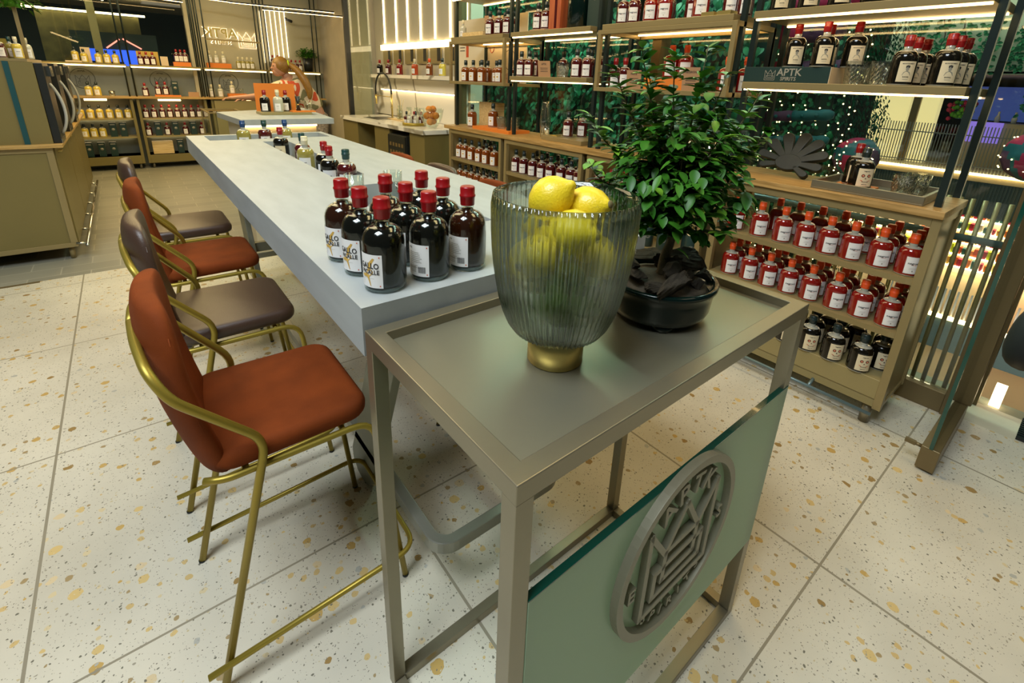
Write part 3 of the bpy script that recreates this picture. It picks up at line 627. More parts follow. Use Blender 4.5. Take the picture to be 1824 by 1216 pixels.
def label_art(m,kind,r,a0,z0,z1,w_):
    R=r+.0011; zc=(z0+z1)/2; H=z1-z0
    if kind=='gallo':
        poly_wrap(m,[(-.004,z0+H*.42),(-.018,z0+H*.36),(-.012,z0+H*.30),(-.001,z0+H*.30),(.006,z0+H*.06),(.008,z0+H*.05),(.004,z0+H*.33),(.012,z0+H*.42),(.014,z0+H*.50),(.004,z0+H*.62)],R,a0,2)
        poly_wrap(m,[(.001,z0+H*.56),(.006,z0+H*.58),(.018,z0+H*.88),(.014,z0+H*.90),(.002,z0+H*.72)],R,a0,2)
        wrap(m,'GALLO',.0165,R+.0003,.004,z0+H*.66,a0,1,.88); wrap(m,'PICALLE',.0130,R+.0003,.006,z0+H*.475,a0,1,.92)
        patch(m,R,-.020,.016,z0+H*.28,z0+H*.285,a0,4,4)
        for u,v in ((w_*.42,z1-.005),(w_*.42,z0+.005),(-w_*.42,z1-.005),(-w_*.42,z0+.005)): patch(m,R,u-.0012,u+.0012,v-.0012,v+.0012,a0,3,1)
        for k in range(8): a=k*PI/4; patch(m,R,-.016+.004*math.cos(a)-.0006,-.016+.004*math.cos(a)+.0006,z0+H*.16+.006*math.sin(a)-.0006,z0+H*.16+.006*math.sin(a)+.0006,a0,4,1)
    elif kind=='back':
        rr=random.Random(5)
        for k in range(9): patch(m,R,-w_*.34,-w_*.34+rr.uniform(.018,.040),z1-.018-k*.0042,z1-.018-k*.0042+.0009,a0,4,4)
        wrap(m,'APTK',.005,R,-w_*.22,z1-.008,a0,1)
        for k in range(8): patch(m,R,w_*.12+k*.0021,w_*.12+k*.0021+.0011,z0+.008,z0+.022,a0,1,1)
        for k in range(4): patch(m,R,-w_*.36,w_*.02,z0+.009+k*.0035,z0+.0102+k*.0035,a0,4,3)
        for u,v in ((w_*.42,z1-.005),(w_*.42,z0+.005)): patch(m,R,u-.0012,u+.0012,v-.0012,v+.0012,a0,3,1)
    elif kind=='negroni':
        wrap(m,'negroni',.0115,R,0,z0+H*.62,a0,1,1.1); patch(m,R,-.008,.008,z0+H*.52,z0+H*.535,a0,3,3)
        patch(m,R,-.010,.010,z0+H*.33,z0+H*.338,a0,4,3); patch(m,R,-.013,.009,z0+H*.27,z0+H*.278,a0,4,3); patch(m,R,-.002,.002,z0+H*.13,z0+H*.20,a0,4,1)
    elif kind=='skull':
        wrap(m,'negroni',.0062,R,0,z0+H*.86,a0,1,1.1)
        for s in (-1,1):
            poly_wrap(m,[(s*.010+.0064*math.cos(k*PI/4),z0+H*.60+.0064*math.sin(k*PI/4)) for k in range(8)],R,a0,1)
            poly_wrap(m,[(s*.010+.0043*math.cos(k*PI/4),z0+H*.60+.0043*math.sin(k*PI/4)) for k in range(8)],R+.0003,a0,3)
            poly_wrap(m,[(s*.010+.002*math.cos(k*PI/4),z0+H*.60+.002*math.sin(k*PI/4)) for k in range(8)],R+.0006,a0,5)
            poly_wrap(m,[(s*.019,z0+H*.36),(s*.012,z0+H*.34),(s*.006,z0+H*.27),(s*.012,z0+H*.30)],R,a0,3)
        poly_wrap(m,[(-.003,z0+H*.42),(.003,z0+H*.42),(0,z0+H*.50)],R,a0,1)
        patch(m,R,-.011,.011,z0+H*.25,z0+H*.262,a0,1,4)
        for k in range(6): patch(m,R,-.010+k*.004-.0004,-.010+k*.004+.0004,z0+H*.215,z0+H*.295,a0,1,1)
        wrap(m,'MEZCAL',.0045,R,0,z0+H*.11,a0,1,1.1)
    elif kind=='portrait':
        wrap(m,'MONTGOMERY',.0055,R,0,z0+H*.88,a0,1,1.0); wrap(m,'BARREL',.0055,R,0,z0+H*.24,a0,1,1.1); patch(m,R,-.009,.009,z0+H*.12,z0+H*.135,a0,4,3)
        poly_wrap(m,[(.0055*math.cos(k*PI/5),z0+H*.63+.008*math.sin(k*PI/5)) for k in range(10)],R,a0,4)
        poly_wrap(m,[(-.006,z0+H*.68),(.006,z0+H*.68),(.0065,z0+H*.78),(0,z0+H*.81),(-.0065,z0+H*.78)],R+.0003,a0,1)
        poly_wrap(m,[(-.014,z0+H*.32),(.014,z0+H*.32),(.010,z0+H*.47),(.003,z0+H*.52),(-.003,z0+H*.52),(-.010,z0+H*.47)],R,a0,4)
    elif kind=='plain':
        patch(m,R,-.010,.010,z0+H*.62,z0+H*.66,a0,1,3); patch(m,R,-.008,.008,z0+H*.48,z0+H*.50,a0,4,3); patch(m,R,-.011,.011,z0+H*.30,z0+H*.32,a0,4,3)
    elif kind=='crest':
        poly_wrap(m,[(.007*math.cos(k*PI/5),z0+H*.52+.007*math.sin(k*PI/5)) for k in range(10)],R,a0,2); patch(m,R,-.009,.009,z0+H*.82,z0+H*.85,a0,1,3); patch(m,R,-.008,.008,z0+H*.2,z0+H*.22,a0,4,3)
PROTO=[]
def bottle_proto(name,liquid,cap,r=.038,h=.158,kind='plain',hi=False,lab='label',lw=.048,lz=(.012,.074),backl=None,zl=None,a0=0.0,cat_='bottle'):
    t=thing(name,'',cat_); n=40 if hi else 16
    P,rn,zn=profb(r,h,8 if hi else 5); zc=h*.775; ztop=h-.001
    if hi:
        MB().lathe(P+[(rn,zn+.006),(rn,h*.90)],n).build('glass','bglass',t)
        fill=zl or h*.735
        L_=[(r*.90,.011),(r*.955,.013),(r*.962,h*.52)]+[(max(rn*.86,x-r*.035),z-.0015) for x,z in P[4:]]+[(rn*.86,fill)]
        MB().lathe(L_,n).build('liquid',liquid,t)
        MB().lathe([(r*.93,.002),(r*.93,.0095)],n).build('base',mat_base(),t)
    else:
        k=MB().lathe(P,n,mi=0,cap1=False); nn=len(k.f); k.lathe([(rn,zn),(rn,h*.84)],n,mi=1,cap0=False)
        for i,q in enumerate(k.f):
            zz=sum(k.v[j][2] for j in q)/len(q)
            if zz<.006 or zz>zn-.006: k.m[i]=1
        k.build('glass',[liquid,'neck'],t)
    cap_mb(rn*1.18,zc,h,24 if hi else 12).build('cap',cap,t)
    m=MB(); z0,z1=lz; slab_label(m,r,lw,z0,z1,a0,LABELM.index(lab)); label_art(m,kind,r,a0,z0,z1,lw); m.build('label',LABELM,t)
    if backl: m=MB(); slab_label(m,r,lw*.96,z0,z1,a0+PI,0); label_art(m,'back',r,a0+PI,z0,z1,lw); m.build('back_label',LABELM,t)
    PROTO.append(t); return t
_mb=[]
def mat_base():
    if not _mb: _mb.append(mat('bottle_base_glass',(.10,.13,.12),.05,coat=1))
    return _mb[0]
class Kit:
    def __init__(s,p): s.p=p; s.used=False
    def put(s,loc,rz,label,group,scale=None):
        if not s.used:
            s.used=True; o=s.p; o.location=loc; o.rotation_euler=(0,0,rz); o['label']=label; o['group']=group
            if scale: o.scale=(scale,)*3
            return o
        return dup(s.p,loc,rz,label,group,scale)
TT=1.0352
K_dark=Kit(bottle_proto('liqueur_bottle','liq_dark','redwax',.0425,.1895,'gallo',True,lw=.066,lz=(.013,.083),backl=True))
K_brown=Kit(bottle_proto('liqueur_bottle','liq_brown','redwax',.0425,.1895,'gallo',True,lw=.066,lz=(.013,.083),backl=True))
G='red-waxed liqueur bottles at the near end of the grey table'
FA=math.radians(-163)
for K,x,y,fl,l in [(K_dark,.080,.071,0,'frontmost red-waxed dark bottle on the grey table, white label with a gold rooster facing left'),
    (K_dark,.077,.178,0,'second rooster-labelled bottle in the left file of the red-waxed group'),
    (K_brown,.074,.281,0,'third rooster-labelled bottle, back of the left file, with browner liquid'),
    (K_dark,.184,.072,1,'red-waxed bottle at the front centre with a barcode label facing out'),
    (K_dark,.183,.178,1,'red-waxed bottle in the middle of the group, its barcode label half hidden'),
    (K_brown,.181,.284,0,'amber-necked red-waxed bottle at the back of the middle file'),
    (K_brown,.283,.076,1,'rightmost front red-waxed bottle, barcode label at its left and amber at the bottom'),
    (K_dark,.282,.183,0,'red-waxed bottle in the right file, second from the front'),
    (K_dark,.281,.289,0,'red-waxed bottle at the back of the right file, only its top visible')]:
    K.put((x,y,TT),FA+(PI if fl else 0),l,G)
# bottles in the long centre trough and far trough
def kb(liq,cap,kind='plain',lab='label',r=.0425,h=.1895,**k): return Kit(bottle_proto('spirit_bottle',liq,cap,r,h,kind,False,lab,lw=.060,lz=(.015,.085) if 'lz' not in k else k['lz']))
K_or=kb('liq_dark','redwax','plain','label_c'); K_gn=kb('liq_wine','grwax','crest'); K_wh=kb('liq_olive','whwax','plain'); K_rd=kb('liq_dark','redwax','plain'); K_bl=kb('liq_olive','bluewax','crest'); K_bk=kb('liq_dark','blkwax','plain')
GT='bottles standing in the centre trough of the grey table'; zt=.9525
cv=math.radians(-115)
for K,x,y,l in [(K_or,.415,2.33,'dark bottle with red wax and peach label at the far end of the centre trough'),(K_gn,.445,1.99,'wine-dark bottle with green wax behind the cream-capped one in the trough'),
   (K_wh,.415,1.83,'olive bottle with cream wax cap in the centre trough'),(K_rd,.440,1.60,'very dark bottle with red wax in the centre trough, label turned away'),
   (K_rd,.410,1.43,'dark red-waxed bottle with white label in the centre trough'),(K_gn,.440,1.30,'brown bottle with green wax at the near end of the centre trough')]: K.put((x,y,zt),cv,l,GT)
GT2='bottles standing in the far cross trough of the grey table'
for K,x,y,l in [(K_bl,.305,2.83,'yellow bottle with blue wax cap, left one in the far trough'),(K_gn,.435,2.84,'wine-dark bottle with green wax cap in the middle of the far trough'),(K_bl,.565,2.84,'yellow bottle with blue wax cap behind the red-capped bottle')]: K.put((x,y,zt),cv+.25,l,GT2)
# tumblers on / in the near trough
def tumbler(name,label,loc,r,h,m_='glass',group=None,cutp=False,n=24):
    o=MB().lathe([(r*.80,0),(r*.86,.002),(r,h),(r-.0022,h),(r*.84-.0022,.011),(.001,.010)],n if not cutp else 36,mods=(lambda a,j: 1+.035*math.copysign(1,math.sin(9*a+(j%2)*1.5)) if j in(1,) else 1) if cutp else None).build(name,m_)
    o.location=loc; return tag(o,label,'glass',group)
def cutglass(label,loc,r=.042,h=.088,group=None):
    m=MB(); prof=[(r*.80,0)]; 
    for k in range(9): prof.append((r*(.84+.16*k/8),.004+(h-.012)*k/8))
    prof+= [(r,h),(r-.003,h),(r*.86-.003,.014),(.001,.013)]
    def mod(a,j): 
        if 1<=j<=8: return 1+.030*math.cos(14*a+(j%2)*PI)
        return 1
    m.lathe(prof,56,mods=mod); 
    for i in range(len(m.sm)): m.sm[i]=False
    o=m.build('cut_glass_tumbler','cut'); o.location=loc; return tag(o,label,'glass',group)
def etched(label,loc):
    t=thing('highball_glass',label,'glass',loc,0,'etched highball glasses in the near trough'); r,h=.036,.145
    MB().lathe([(r*.84,0),(r*.88,.002),(r,h),(r-.0018,h),(r*.88-.0018,.012),(.001,.011)],28).build('bowl','glass',t)
    m=MB(); 
    for i in range(8):
        for q in (-.5,0,.5):
            a=i*PI/4; p=Vector((0,0,0)); rr=r*.985; z0_=h*.55; 
            m.tube([(rr*math.cos(a),rr*math.sin(a),z0_-.02),(rr*1.01*math.cos(a+q*.3),rr*1.01*math.sin(a+q*.3),z0_+.018)],.0009,4)
    m.build('leaf_etching','chrome',t)
etched('clear etched highball glass behind the left rooster bottles',(.350,.965,zt)); etched('clear etched highball glass behind the middle red-waxed bottles',(.500,.955,zt))
tumbler('tumbler','clear low tumbler in the near trough behind the red caps',(.455,.62,zt),.040,.085,'glass')
m=MB()
for i in range(13):
    for j in range(9):
        m.v.append((.43+.011*i+.004*math.sin(j),.355+.012*j+.003*math.cos(i*2),.9535+.014+.012*math.sin(i*1.1+j*.8)+.008*math.cos(j*1.7)+(.030 if j<2 else 0)*0))
for i in range(12):
    for j in range(8): a=i*9+j; m.f.append((a,a+9,a+10,a+1)); m.m.append(0); m.sm.append(True)
o=m.build('cloth','wine_cloth'); so=o.modifiers.new('s','SOLIDIFY'); so.thickness=.003; so.offset=1; tag(o,'crumpled wine-coloured cloth in the near trough beside the vase','cloth')
# ================================================================== RIGHT SHELVING (bays named from the camera outward)
# The fitment is scaled up about the camera below; its unscaled floor lies at z = .1676.
UNIT=1.131; CAM_SCALE_SHIFT=Vector((.037,.1049,-.1895)); _before=set(COL.objects)
BAY=[(-.465,.335),(.375,1.185),(1.225,2.015),(2.055,2.80)]
XF=1.87; XB=2.20
BD=['nearest','second','third','farthest']
WHERE=['right-hand end near the glass door','stretch behind the potted tree','stretch behind the fluted vase','far end beside the sink counter']
def tubebox(mb,x0,x1,y0,y1,z0,z1,s):
    for a in (x0,x1-s):
        for b in (y0,y1-s): mb.box(a,a+s,b,b+s,z0,z1)
    for z in (z0,z1-s):
        for a in (x0,x1-s): mb.box(a,a+s,y0+s,y1-s,z,z+s)
        for b in (y0,y1-s): mb.box(x0+s,x1-s,b,b+s,z,z+s)
for i,(a,b) in enumerate(BAY):
    t=thing('shelving_rack','dark-posted upper display rack with lit shelves, '+WHERE[i],'shelving rack',(XF,a,1.08))
    D=b-a; up_=2.62-1.08
    for x in (.045,.335):
        for y in (0,D-.024): MB().box(x,x+.022,y,y+.022,.001,up_).build('post','post',t)
    for x in (.045,.335): MB().box(x+.004,x+.018,.022,D-.024,up_-.018,up_).build('top_rail','post',t)
    lv=(.405,.685,.985) if i in (0,2) else (.685,.985)
    for k,z in enumerate(lv):
        s=MB().box(-.01,.36,.024,D-.026,z-.028,z).build('shelf','khaki',t,bevel=.002)
        for x in (.002,.300): MB().box(x,x+.016,.03,D-.032,z-.0345,z-.0282).build('light_strip','led',s)
        if i==3: pass
    if i in (1,3):
        m=MB(); tubebox(m,-.012,.36,.0,D,.335,.657,.022); m.box(.01,.34,.022,D-.022,.341,.353); fb=m.build('box_frame','khaki',t,bevel=.0015)
# continuous oak counter
cat_=None
o=MB().box(1.838,2.205,-.492,2.86,1.052,1.08).build('wood_counter','oak',bevel=.002); tag(o,'long oak worktop running along the shopfront above the lower bottle cabinets','counter')
# lower cabinets
def lowcab(i,a,b):
    t=thing('display_cabinet','sage metal display cabinet with open bottle shelves, '+WHERE[i],'display cabinet',(1.85,a,0)); D=b-a; T=.028; dx=.335
    m=MB(); 
    for x in (0,dx-T):
        for y in (0,D-T): m.box(x,x+T,y,y+T,.262,1.050)
        m.box(x,x+T,T,D-T,1.02,1.050)
    for y in (0,D-T): m.box(T,dx-T,y+.004,y+T-.004,1.02,1.050); m.box(T,dx-T,y+.004,y+T-.004,.262,.282)
    m.build('frame','khaki',t,bevel=.0015)
    for y in (.010,D-.014): MB().box(T,dx-T,y,y+.004,.282,1.02).build('side_panel','khaki',t)
    for z in (.818,.598): MB().prism([(.004,T),(.0,T+.02),(0,D-T-.02),(.004,D-T),(dx-T,D-T),(dx-T,T)],z-.022,z).build('shelf','khaki',t)
    MB().box(.006,dx-T,T,D-T,.302,.386).build('base_box','sage_l',t,bevel=.002)
    MB().box(.012,dx-T,T,D-T,.264,.300).build('plinth','sage_l',t)
    for z in (.79,.57): MB().box(dx-T-.012,dx-T-.004,.05,D-.05,z-.008,z+.002).build('light_strip','led_soft',t)
    MB().box(dx-T-.012,dx-T-.004,.05,D-.05,1.008,1.018).build('light_strip','led_soft',t)
    m=MB().tube([(-.030,.02,.252),(-.030,D-.02,.252)],.007,10); 
    for y in (.25,D-.2): m.tube([(-.030,y,.252),(.02,y,.272)],.007,8)
    m.build('kick_rail','pipe',t)
    for y in (.05,D-.05):
        for x in (.05,dx-.06): MB().lathe([(.019,.1677),(.019,.262)],16,(x,y,0)).build('foot','cart',t)
    return t
for i,(a,b) in enumerate(BAY): lowcab(i,a-(.025 if i==0 else 0),b)

# ---- bottles of the right shelving
K_red=Kit(bottle_proto('red_bottle','liq_red','orwax',.038,.156,'negroni',False,lw=.052,lz=(.012,.076)))
K_sk=Kit(bottle_proto('skull_bottle','liq_dark','blkwax',.0405,.158,'skull',False,'label_c',lw=.056,lz=(.012,.082)))
K_po=Kit(bottle_proto('portrait_bottle','liq_dark','redwax',.041,.180,'portrait',False,'label_c',lw=.056,lz=(.013,.086)))
K_bb=Kit(bottle_proto('black_capped_bottle','liq_wine','blkwax',.036,.165,'negroni',False,lw=.046,lz=(.012,.076)))
K_ab=Kit(bottle_proto('amber_bottle','liq_amber','blkwax',.036,.165,'crest',False,lw=.042,lz=(.012,.074)))
FC=math.radians(180+22)  # facing the room
def yl(i,a,b): return a
jit=random.Random(11)
def row(K,xs,ys,z,desc,rowdesc,group,rz=FC,dr=.0):
    n=len(ys)
    for k,y in enumerate(ys):
        lab=('%s, %s from left, %s'%(desc,ORD[k],rowdesc))
        K.put((xs if not isinstance(xs,list) else xs[k],y,z),rz+jit.uniform(-.06,.06),lab,group)
zt_=.8182
row(K_red,1.908,[.246,.134,.032,-.060,-.150,-.236,-.332,-.424],zt_,'orange-capped red bottle','front row, top shelf of cabinet by glass door','orange-capped bottles on the top lower shelf',rz=math.radians(180+38))
row(K_red,2.066,[.125,.035,-.058,-.148,-.234,-.335,-.425],zt_,'orange-capped red bottle','back row, top shelf of cabinet by glass door','orange-capped bottles on the top lower shelf',rz=math.radians(180+38))
row(K_red,1.987,[-.330,-.422],zt_,'orange-capped red bottle','middle row, top shelf of cabinet by glass door','orange-capped bottles on the top lower shelf',rz=math.radians(180+38))
zm=.5982
for x,nm,dy in ((1.908,'front row',0),(1.985,'middle row',.004),(2.062,'back row',0)):
    row(K_red,x,[.236+dy,.142+dy,.052+dy,-.038+dy,-.128+dy,-.226+dy,-.318+dy,-.412+dy],zm,'orange-capped red bottle',nm+', middle shelf of cabinet by glass door','orange-capped bottles on the middle lower shelf',rz=math.radians(180+38))
zb=.3862
for x,nm,ys in ((1.885,'front row',[.02,-.085,-.178,-.272,-.372]),(1.972,'middle row',[.06,-.045,-.165,-.262,-.418]),(2.058,'back row',[.06,-.06,-.19,-.30,-.405])):
    row(K_sk,x,ys,zb,'skull-label black bottle',nm+', bottom shelf of cabinet by glass door','skull-label bottles on the bottom lower shelf',rz=math.radians(180+40))
# bay 4 upper
z1_=1.08+.4052
t=thing('display_box','dark green display box lettered APTK SPIRITS under three portrait bottles','box',(2.0,.10,z1_),0)
MB().box(-.105,.105,-.118,.225,0,.062).build('carton','darkbox',t,bevel=.001)
MB().box(-.105,.105,-.1200,-.1182,0,.062).build('end_flap','whitebox',t)
m=MB()
def facex(mb,s,size,x,yc,zc,mi=0,k=1):
    v,f=textgeo(s,size); mb.add([(x,yc-px*k,zc+pz) for px,pz,_ in v],f,mi)
facex(m,'APTK',.040,-.1056,.035,.040); facex(m,'SPIRITS',.020,-.1056,.035,.015)
def crown_x(mb,x,yc,zc,s,w_,flip=1,ax='x'):
    for pts,c in CROWN:
        P=[((x,yc-flip*a*s,zc+b_*s) if ax=='x' else (yc+flip*a*s,x,zc+b_*s)) for a,b_ in pts]
        n=len(P)
        for q in range(n if c else n-1): mb.bar(P[q],P[(q+1)%n],w_,.0008,(1,0,0) if ax=='x' else (0,1,0))
crown_x(m,-.1056,.112,.033,.042,.0016)
m.build('print','silverink',t)
G='portrait-label bottles on the nearest lit shelf'
for (x,y,z,r,l) in [(1.945,.150,z1_+.062,0,'portrait-series bottle at the left on the dark lettered box, back label showing'),(2.02,.055,z1_+.062,PI,'portrait-series bottle half hidden behind the bright red-capped one on the dark box'),
   (1.925,.035,z1_+.062,0,'bottle with a bearded portrait label in the middle of the dark lettered box'),(1.985,-.055,z1_+.062,PI,'bottle with plain cream back label at the right end of the dark box'),
   (1.905,-.245,z1_,0,'portrait-label bottle just right of the cut glasses'),(1.995,-.250,z1_,0,'bottle directly behind the portrait bottle beside the cut glasses'),(2.085,-.255,z1_,0,'rearmost bottle of the file beside the cut glasses'),
   (1.905,-.360,z1_,0,'front portrait bottle nearest the right-hand post of the lit shelf'),(1.995,-.365,z1_,0,'middle bottle of the file nearest the right-hand post'),(2.085,-.37,z1_,0,'rearmost bottle of the file nearest the right-hand post')]:
    K_po.put((x,y,z),math.radians(180+35),l,G,.93)
for (x,y,l) in [(1.96,-.085,'cut-crystal tumbler at the left beside the dark lettered box'),(1.97,-.165,'cut-crystal tumbler at the right beside the portrait bottles'),(2.07,-.12,'cut-crystal tumbler behind the other two on the lit shelf')]: cutglass(l,(x,y,z1_+.0003),.040,.085,'cut-crystal tumblers on the nearest lit shelf')
z2_=1.08+.6852
row(K_po,1.93,[.24,.13,.02,-.09,-.20,-.31],z2_,'dark bottle','top lit shelf by the glass door','bottles on the upper lit shelf near the glass door',rz=math.radians(215))
# counter items bay 4
t=thing('serving_tray','long shallow grey tray on the oak counter','tray',(2.02,-.235,1.0803),0)
m=MB().box(-.145,.145,-.185,.185,0,.006); 
for q in ((-.145,-.133,-.185,.185),(.133,.145,-.185,.185),(-.133,.133,-.185,-.173),(-.133,.133,.173,.185)): m.box(*q,.006,.034)
m.build('tray_body','cart',t,bevel=.0015)
o=MB().box(-.085,.085,-.065,.075,0,.006).build('orange_mat','orange',loc=(1.995,-.165,1.0868)); tag(o,'orange card mat in the grey tray under the skull bottle','mat')
K_sk.put((1.985,-.185,1.0931),math.radians(180+38),'black skull-label bottle standing on the orange mat in the grey tray','bottles on the orange mat')
K_po.put((2.055,-.140,1.0931),math.radians(180+20),'red-capped bottle directly behind the skull bottle on the orange mat','bottles on the orange mat',.93)
cutglass('cut-crystal tumbler at the front right of the grey tray',(1.975,-.330,1.0868),.040,.083,'cut-crystal tumblers in the grey tray'); cutglass('cut-crystal tumbler behind the other in the grey tray',(2.065,-.350,1.0868),.040,.083,'cut-crystal tumblers in the grey tray')
# carved monstera leaf ornament
def monstera_shape(m,T):
    m.prism([(.040*math.cos(k*PI/12)+.02,.050*math.sin(k*PI/12)) for k in range(24)],-T/2,T/2)
    for k,(a,L_,w_) in enumerate([(-124,.100,.016),(-94,.125,.019),(-64,.140,.022),(-36,.150,.022),(-9,.155,.023),(18,.152,.022),(45,.146,.022),(74,.134,.019),(104,.110,.016)]):
        a=math.radians(a); c_,s_=math.cos(a),math.sin(a); pts=[]
        for q in range(9): b=-PI/2+PI*q/8; pts.append((L_-w_+w_*math.cos(b),w_*math.sin(b)))
        pts+= [(.03,w_*.55),(.03,-w_*.55)]; m.prism([(.02+x*c_-y*s_,x*s_+y*c_) for x,y in pts],-T/2+.0004*k,T/2-.0004*k)
def monstera():
    t=thing('leaf_ornament','dark carved wooden monstera-leaf ornament lying tilted on the oak counter','ornament',(2.045,.125,1.0803),0)
    m=MB(); lob=[(-80,.60),(-52,.86),(-25,.98),(2,1.0),(30,.98),(58,.90),(88,.72)]
    T=.028; R=.125
    def lobe(a0,a1,rr):
        am=math.radians((a0+a1)/2); hw=math.radians((a1-a0)/2)*.80; pts=[(0.012*math.cos(am),0.012*math.sin(am))]
        for k in range(9): s=-1+2*k/8; a=am+hw*s; r=R*rr*(.80+.20*math.cos(s*PI/2)); pts.append((r*math.cos(a),r*math.sin(a)))
        return pts
    monstera_shape(m,T)
    M=Matrix.Translation((0,0,.060))@Matrix.Rotation(math.radians(90),4,'Z')@Matrix.Rotation(math.radians(-62),4,'X'); M=Matrix.Translation((0,.0,.075))@Matrix.Rotation(math.radians(28),4,'Y')@Matrix.Rotation(math.radians(90),4,'X')@Matrix.Rotation(math.radians(90),4,'X')
    M=Matrix.Translation((0,0,.062))@Matrix.Rotation(math.radians(-58),4,'Y')@Matrix.Rotation(math.radians(0),4,'Z')
    m.xf(M)
    mz=min(p[2] for p in m.v); m.v=[(x,y*1.15,z-mz) for x,y,z in m.v]
    m.build('leaf','bark_w',t,bevel=.004)
    return t
monstera()
# straight glasses behind the tree
for k,(x,y) in enumerate([(2.02,.50),(2.02,.60),(2.10,.55)]): tumbler('ribbed_glass','clear straight glass on the counter behind the potted tree, %s of three'%['nearest','farthest','rearmost'][k],(x,y,1.0803),.036,.13,'cut','straight glasses behind the tree')
# bay 3 (second) frame contents
zf=1.08+.3535
G='orange-capped bottles in the box frame behind the tree'
for x,y,l in [(2.012,.470,'orange-capped bottle with front label at the right inside the box frame'),(2.102,.490,'orange-capped bottle right behind the labelled one in the box frame'),(2.06,.402,'orange-capped bottle at the far right end of the box frame, by the post')]: K_red.put((x,y,zf),math.radians(212),l,G,1.06)
o=MB().box(-.05,.05,-.13,.13,0,.062).build('orange_box','orange',loc=(2.03,.80,zf)); tag(o,'orange box in the frame above the potted tree','box')
K_red.put((2.04,.81,zf+.0622),math.radians(212),'orange-capped bottle with a cord round its neck, standing on the orange box',G,1.06); K_red.put((2.06,.735,zf+.0622),math.radians(212),'orange-capped bottle at the right on the orange box',G,1.06)
def card(label,loc,w_,h_,rz,m_='card',tilt=8,lines=3,group='kraft price cards',text=None):
    t=thing('price_card',label,'card',loc,rz,group); a=math.radians(tilt); M=Matrix.Rotation(-a,4,'Y')
    MB().box(0,.0022,-w_/2,w_/2,0,h_).xf(M).build('card','%s'%m_,t)
    m=MB(); facex(m,text or 'APTK',w_*.17,-.0006,0,h_*.8)
    for k in range(lines): m.box(-.0007,-.0002,-w_*.3,w_*.3,h_*(.55-.11*k),h_*(.575-.11*k))
    m.xf(M).build('print','ink',t)
    m=MB().box(.002,.03,-w_*.3,w_*.3,0,.002).build('stand_foot',m_,t)
card('kraft price card leaning beside the orange box behind the tree',(1.95,.62,zf),.085,.115,.25,text='NEGRONI')
card('kraft price card left of the orange box, mostly behind leaves',(1.96,.98,zf),.085,.10,.25,text='PRICE')
K_rr=Kit(bottle_proto('red_capped_bottle','liq_wine','redwax',.036,.165,'plain',False,lw=.046,lz=(.012,.076)))
row(K_rr,1.97,[1.13,1.06],zf,'small red-capped dark bottle','in the box frame behind the tree','red-capped bottles in the box frame',rz=math.radians(212))
# upper shelf bay 3
row(K_bb,1.925,[1.075,1.00],z2_,'black-capped wine bottle','on the shelf above the tree, front','bottles on the shelf above the tree',rz=math.radians(212))
row(K_red,1.915,[.885,.80,.60],z2_,'red bottle with white label','on the shelf above the tree, front','bottles on the shelf above the tree',rz=math.radians(212))
row(K_bb,2.00,[.95,.84,.70,.50,.43],z2_,'dark bottle','on the shelf above the tree, back row','bottles on the shelf above the tree',rz=math.radians(212))
for k,y in enumerate([.56,.48]): o=MB().box(-.03,.03,-.032,.032,0,.018).build('wire_coaster','brass',loc=(1.91,y-.02,z2_)); tag(o,['small pale brass coaster under the upper shelf bottles','small dark brass coaster nearest the post on the upper shelf'][k],'coaster','coasters on the upper shelf')
# bay 2 (third)
G='black-capped bottles on the lit shelf behind the vase'
for K,x,y,l in [(K_bb,1.93,1.945,'leftmost black-capped bottle of the lit shelf behind the vase'),(K_bb,1.93,1.86,'second black-capped bottle on the lit shelf behind the vase'),(K_bb,2.02,1.90,'black-capped bottle behind the leftmost pair on the lit shelf'),
   (K_bb,1.925,1.40,'black-capped bottle just right of the crystal glass on the lit shelf'),(K_bb,1.925,1.31,'black-capped bottle second to the right of the crystal glass'),(K_bb,2.01,1.36,'black-capped bottle behind the pair right of the crystal glass'),(K_bb,2.01,1.27,'black-capped bottle at the back near the next rack post'),
   (K_bb,2.06,1.66,'black-capped bottle behind the kraft card, only its cap showing')]: K.put((x,y,z1_),math.radians(207),l,G,1.0)
card('kraft price card on the lit shelf behind the vase',(1.93,1.70,z1_),.10,.10,.2)
cutglass('cut-crystal tumbler beside the kraft card on the lit shelf',(1.955,1.555,z1_+.0003),.042,.088,'crystal tumblers on the lit shelf behind the vase'); cutglass('cut-crystal tumbler behind the first one on the lit shelf',(2.03,1.50,z1_+.0003),.042,.088,'crystal tumblers on the lit shelf behind the vase')
# upper bay 2: two bottles, big red box, giant dark bottle, dark tin
row(K_bb,1.95,[1.812,1.732],z2_+.012,'dark bottle on kraft stand','upper shelf left of the red box','bottles on the shelf beside the big red box',rz=math.radians(207))
o=MB().box(-.05,.05,-.075,.075,0,.0115).build('card_stand','card',loc=(1.95,1.765,z2_)); tag(o,'small kraft stand under two bottles on the upper shelf','stand')
t=thing('gift_box','tall red-orange wooden gift box on the upper shelf','box',(1.95,1.60,z2_)); MB().box(-.05,.05,-.052,.052,0,.42).build('box_body','redwood',t,bevel=.002); MB().box(-.0515,-.0502,-.02,.0,.01,.40).build('front_groove','liq_wine',t)
o=MB().lathe([(.064,0),(.072,.006),(.072,.17),(.062,.21),(.03,.235),(.02,.26),(.02,.34)],28).build('giant_bottle','pot',loc=(1.955,1.44,z2_)); tag(o,'oversized black display bottle right of the red gift box','bottle')
o=MB().box(-.05,.05,-.055,.055,0,.40).build('dark_tin','darkbox',loc=(1.98,1.295,z2_),bevel=.003); tag(o,'tall dark tin with a round crest at the right of the giant bottle','tin')
m=MB()
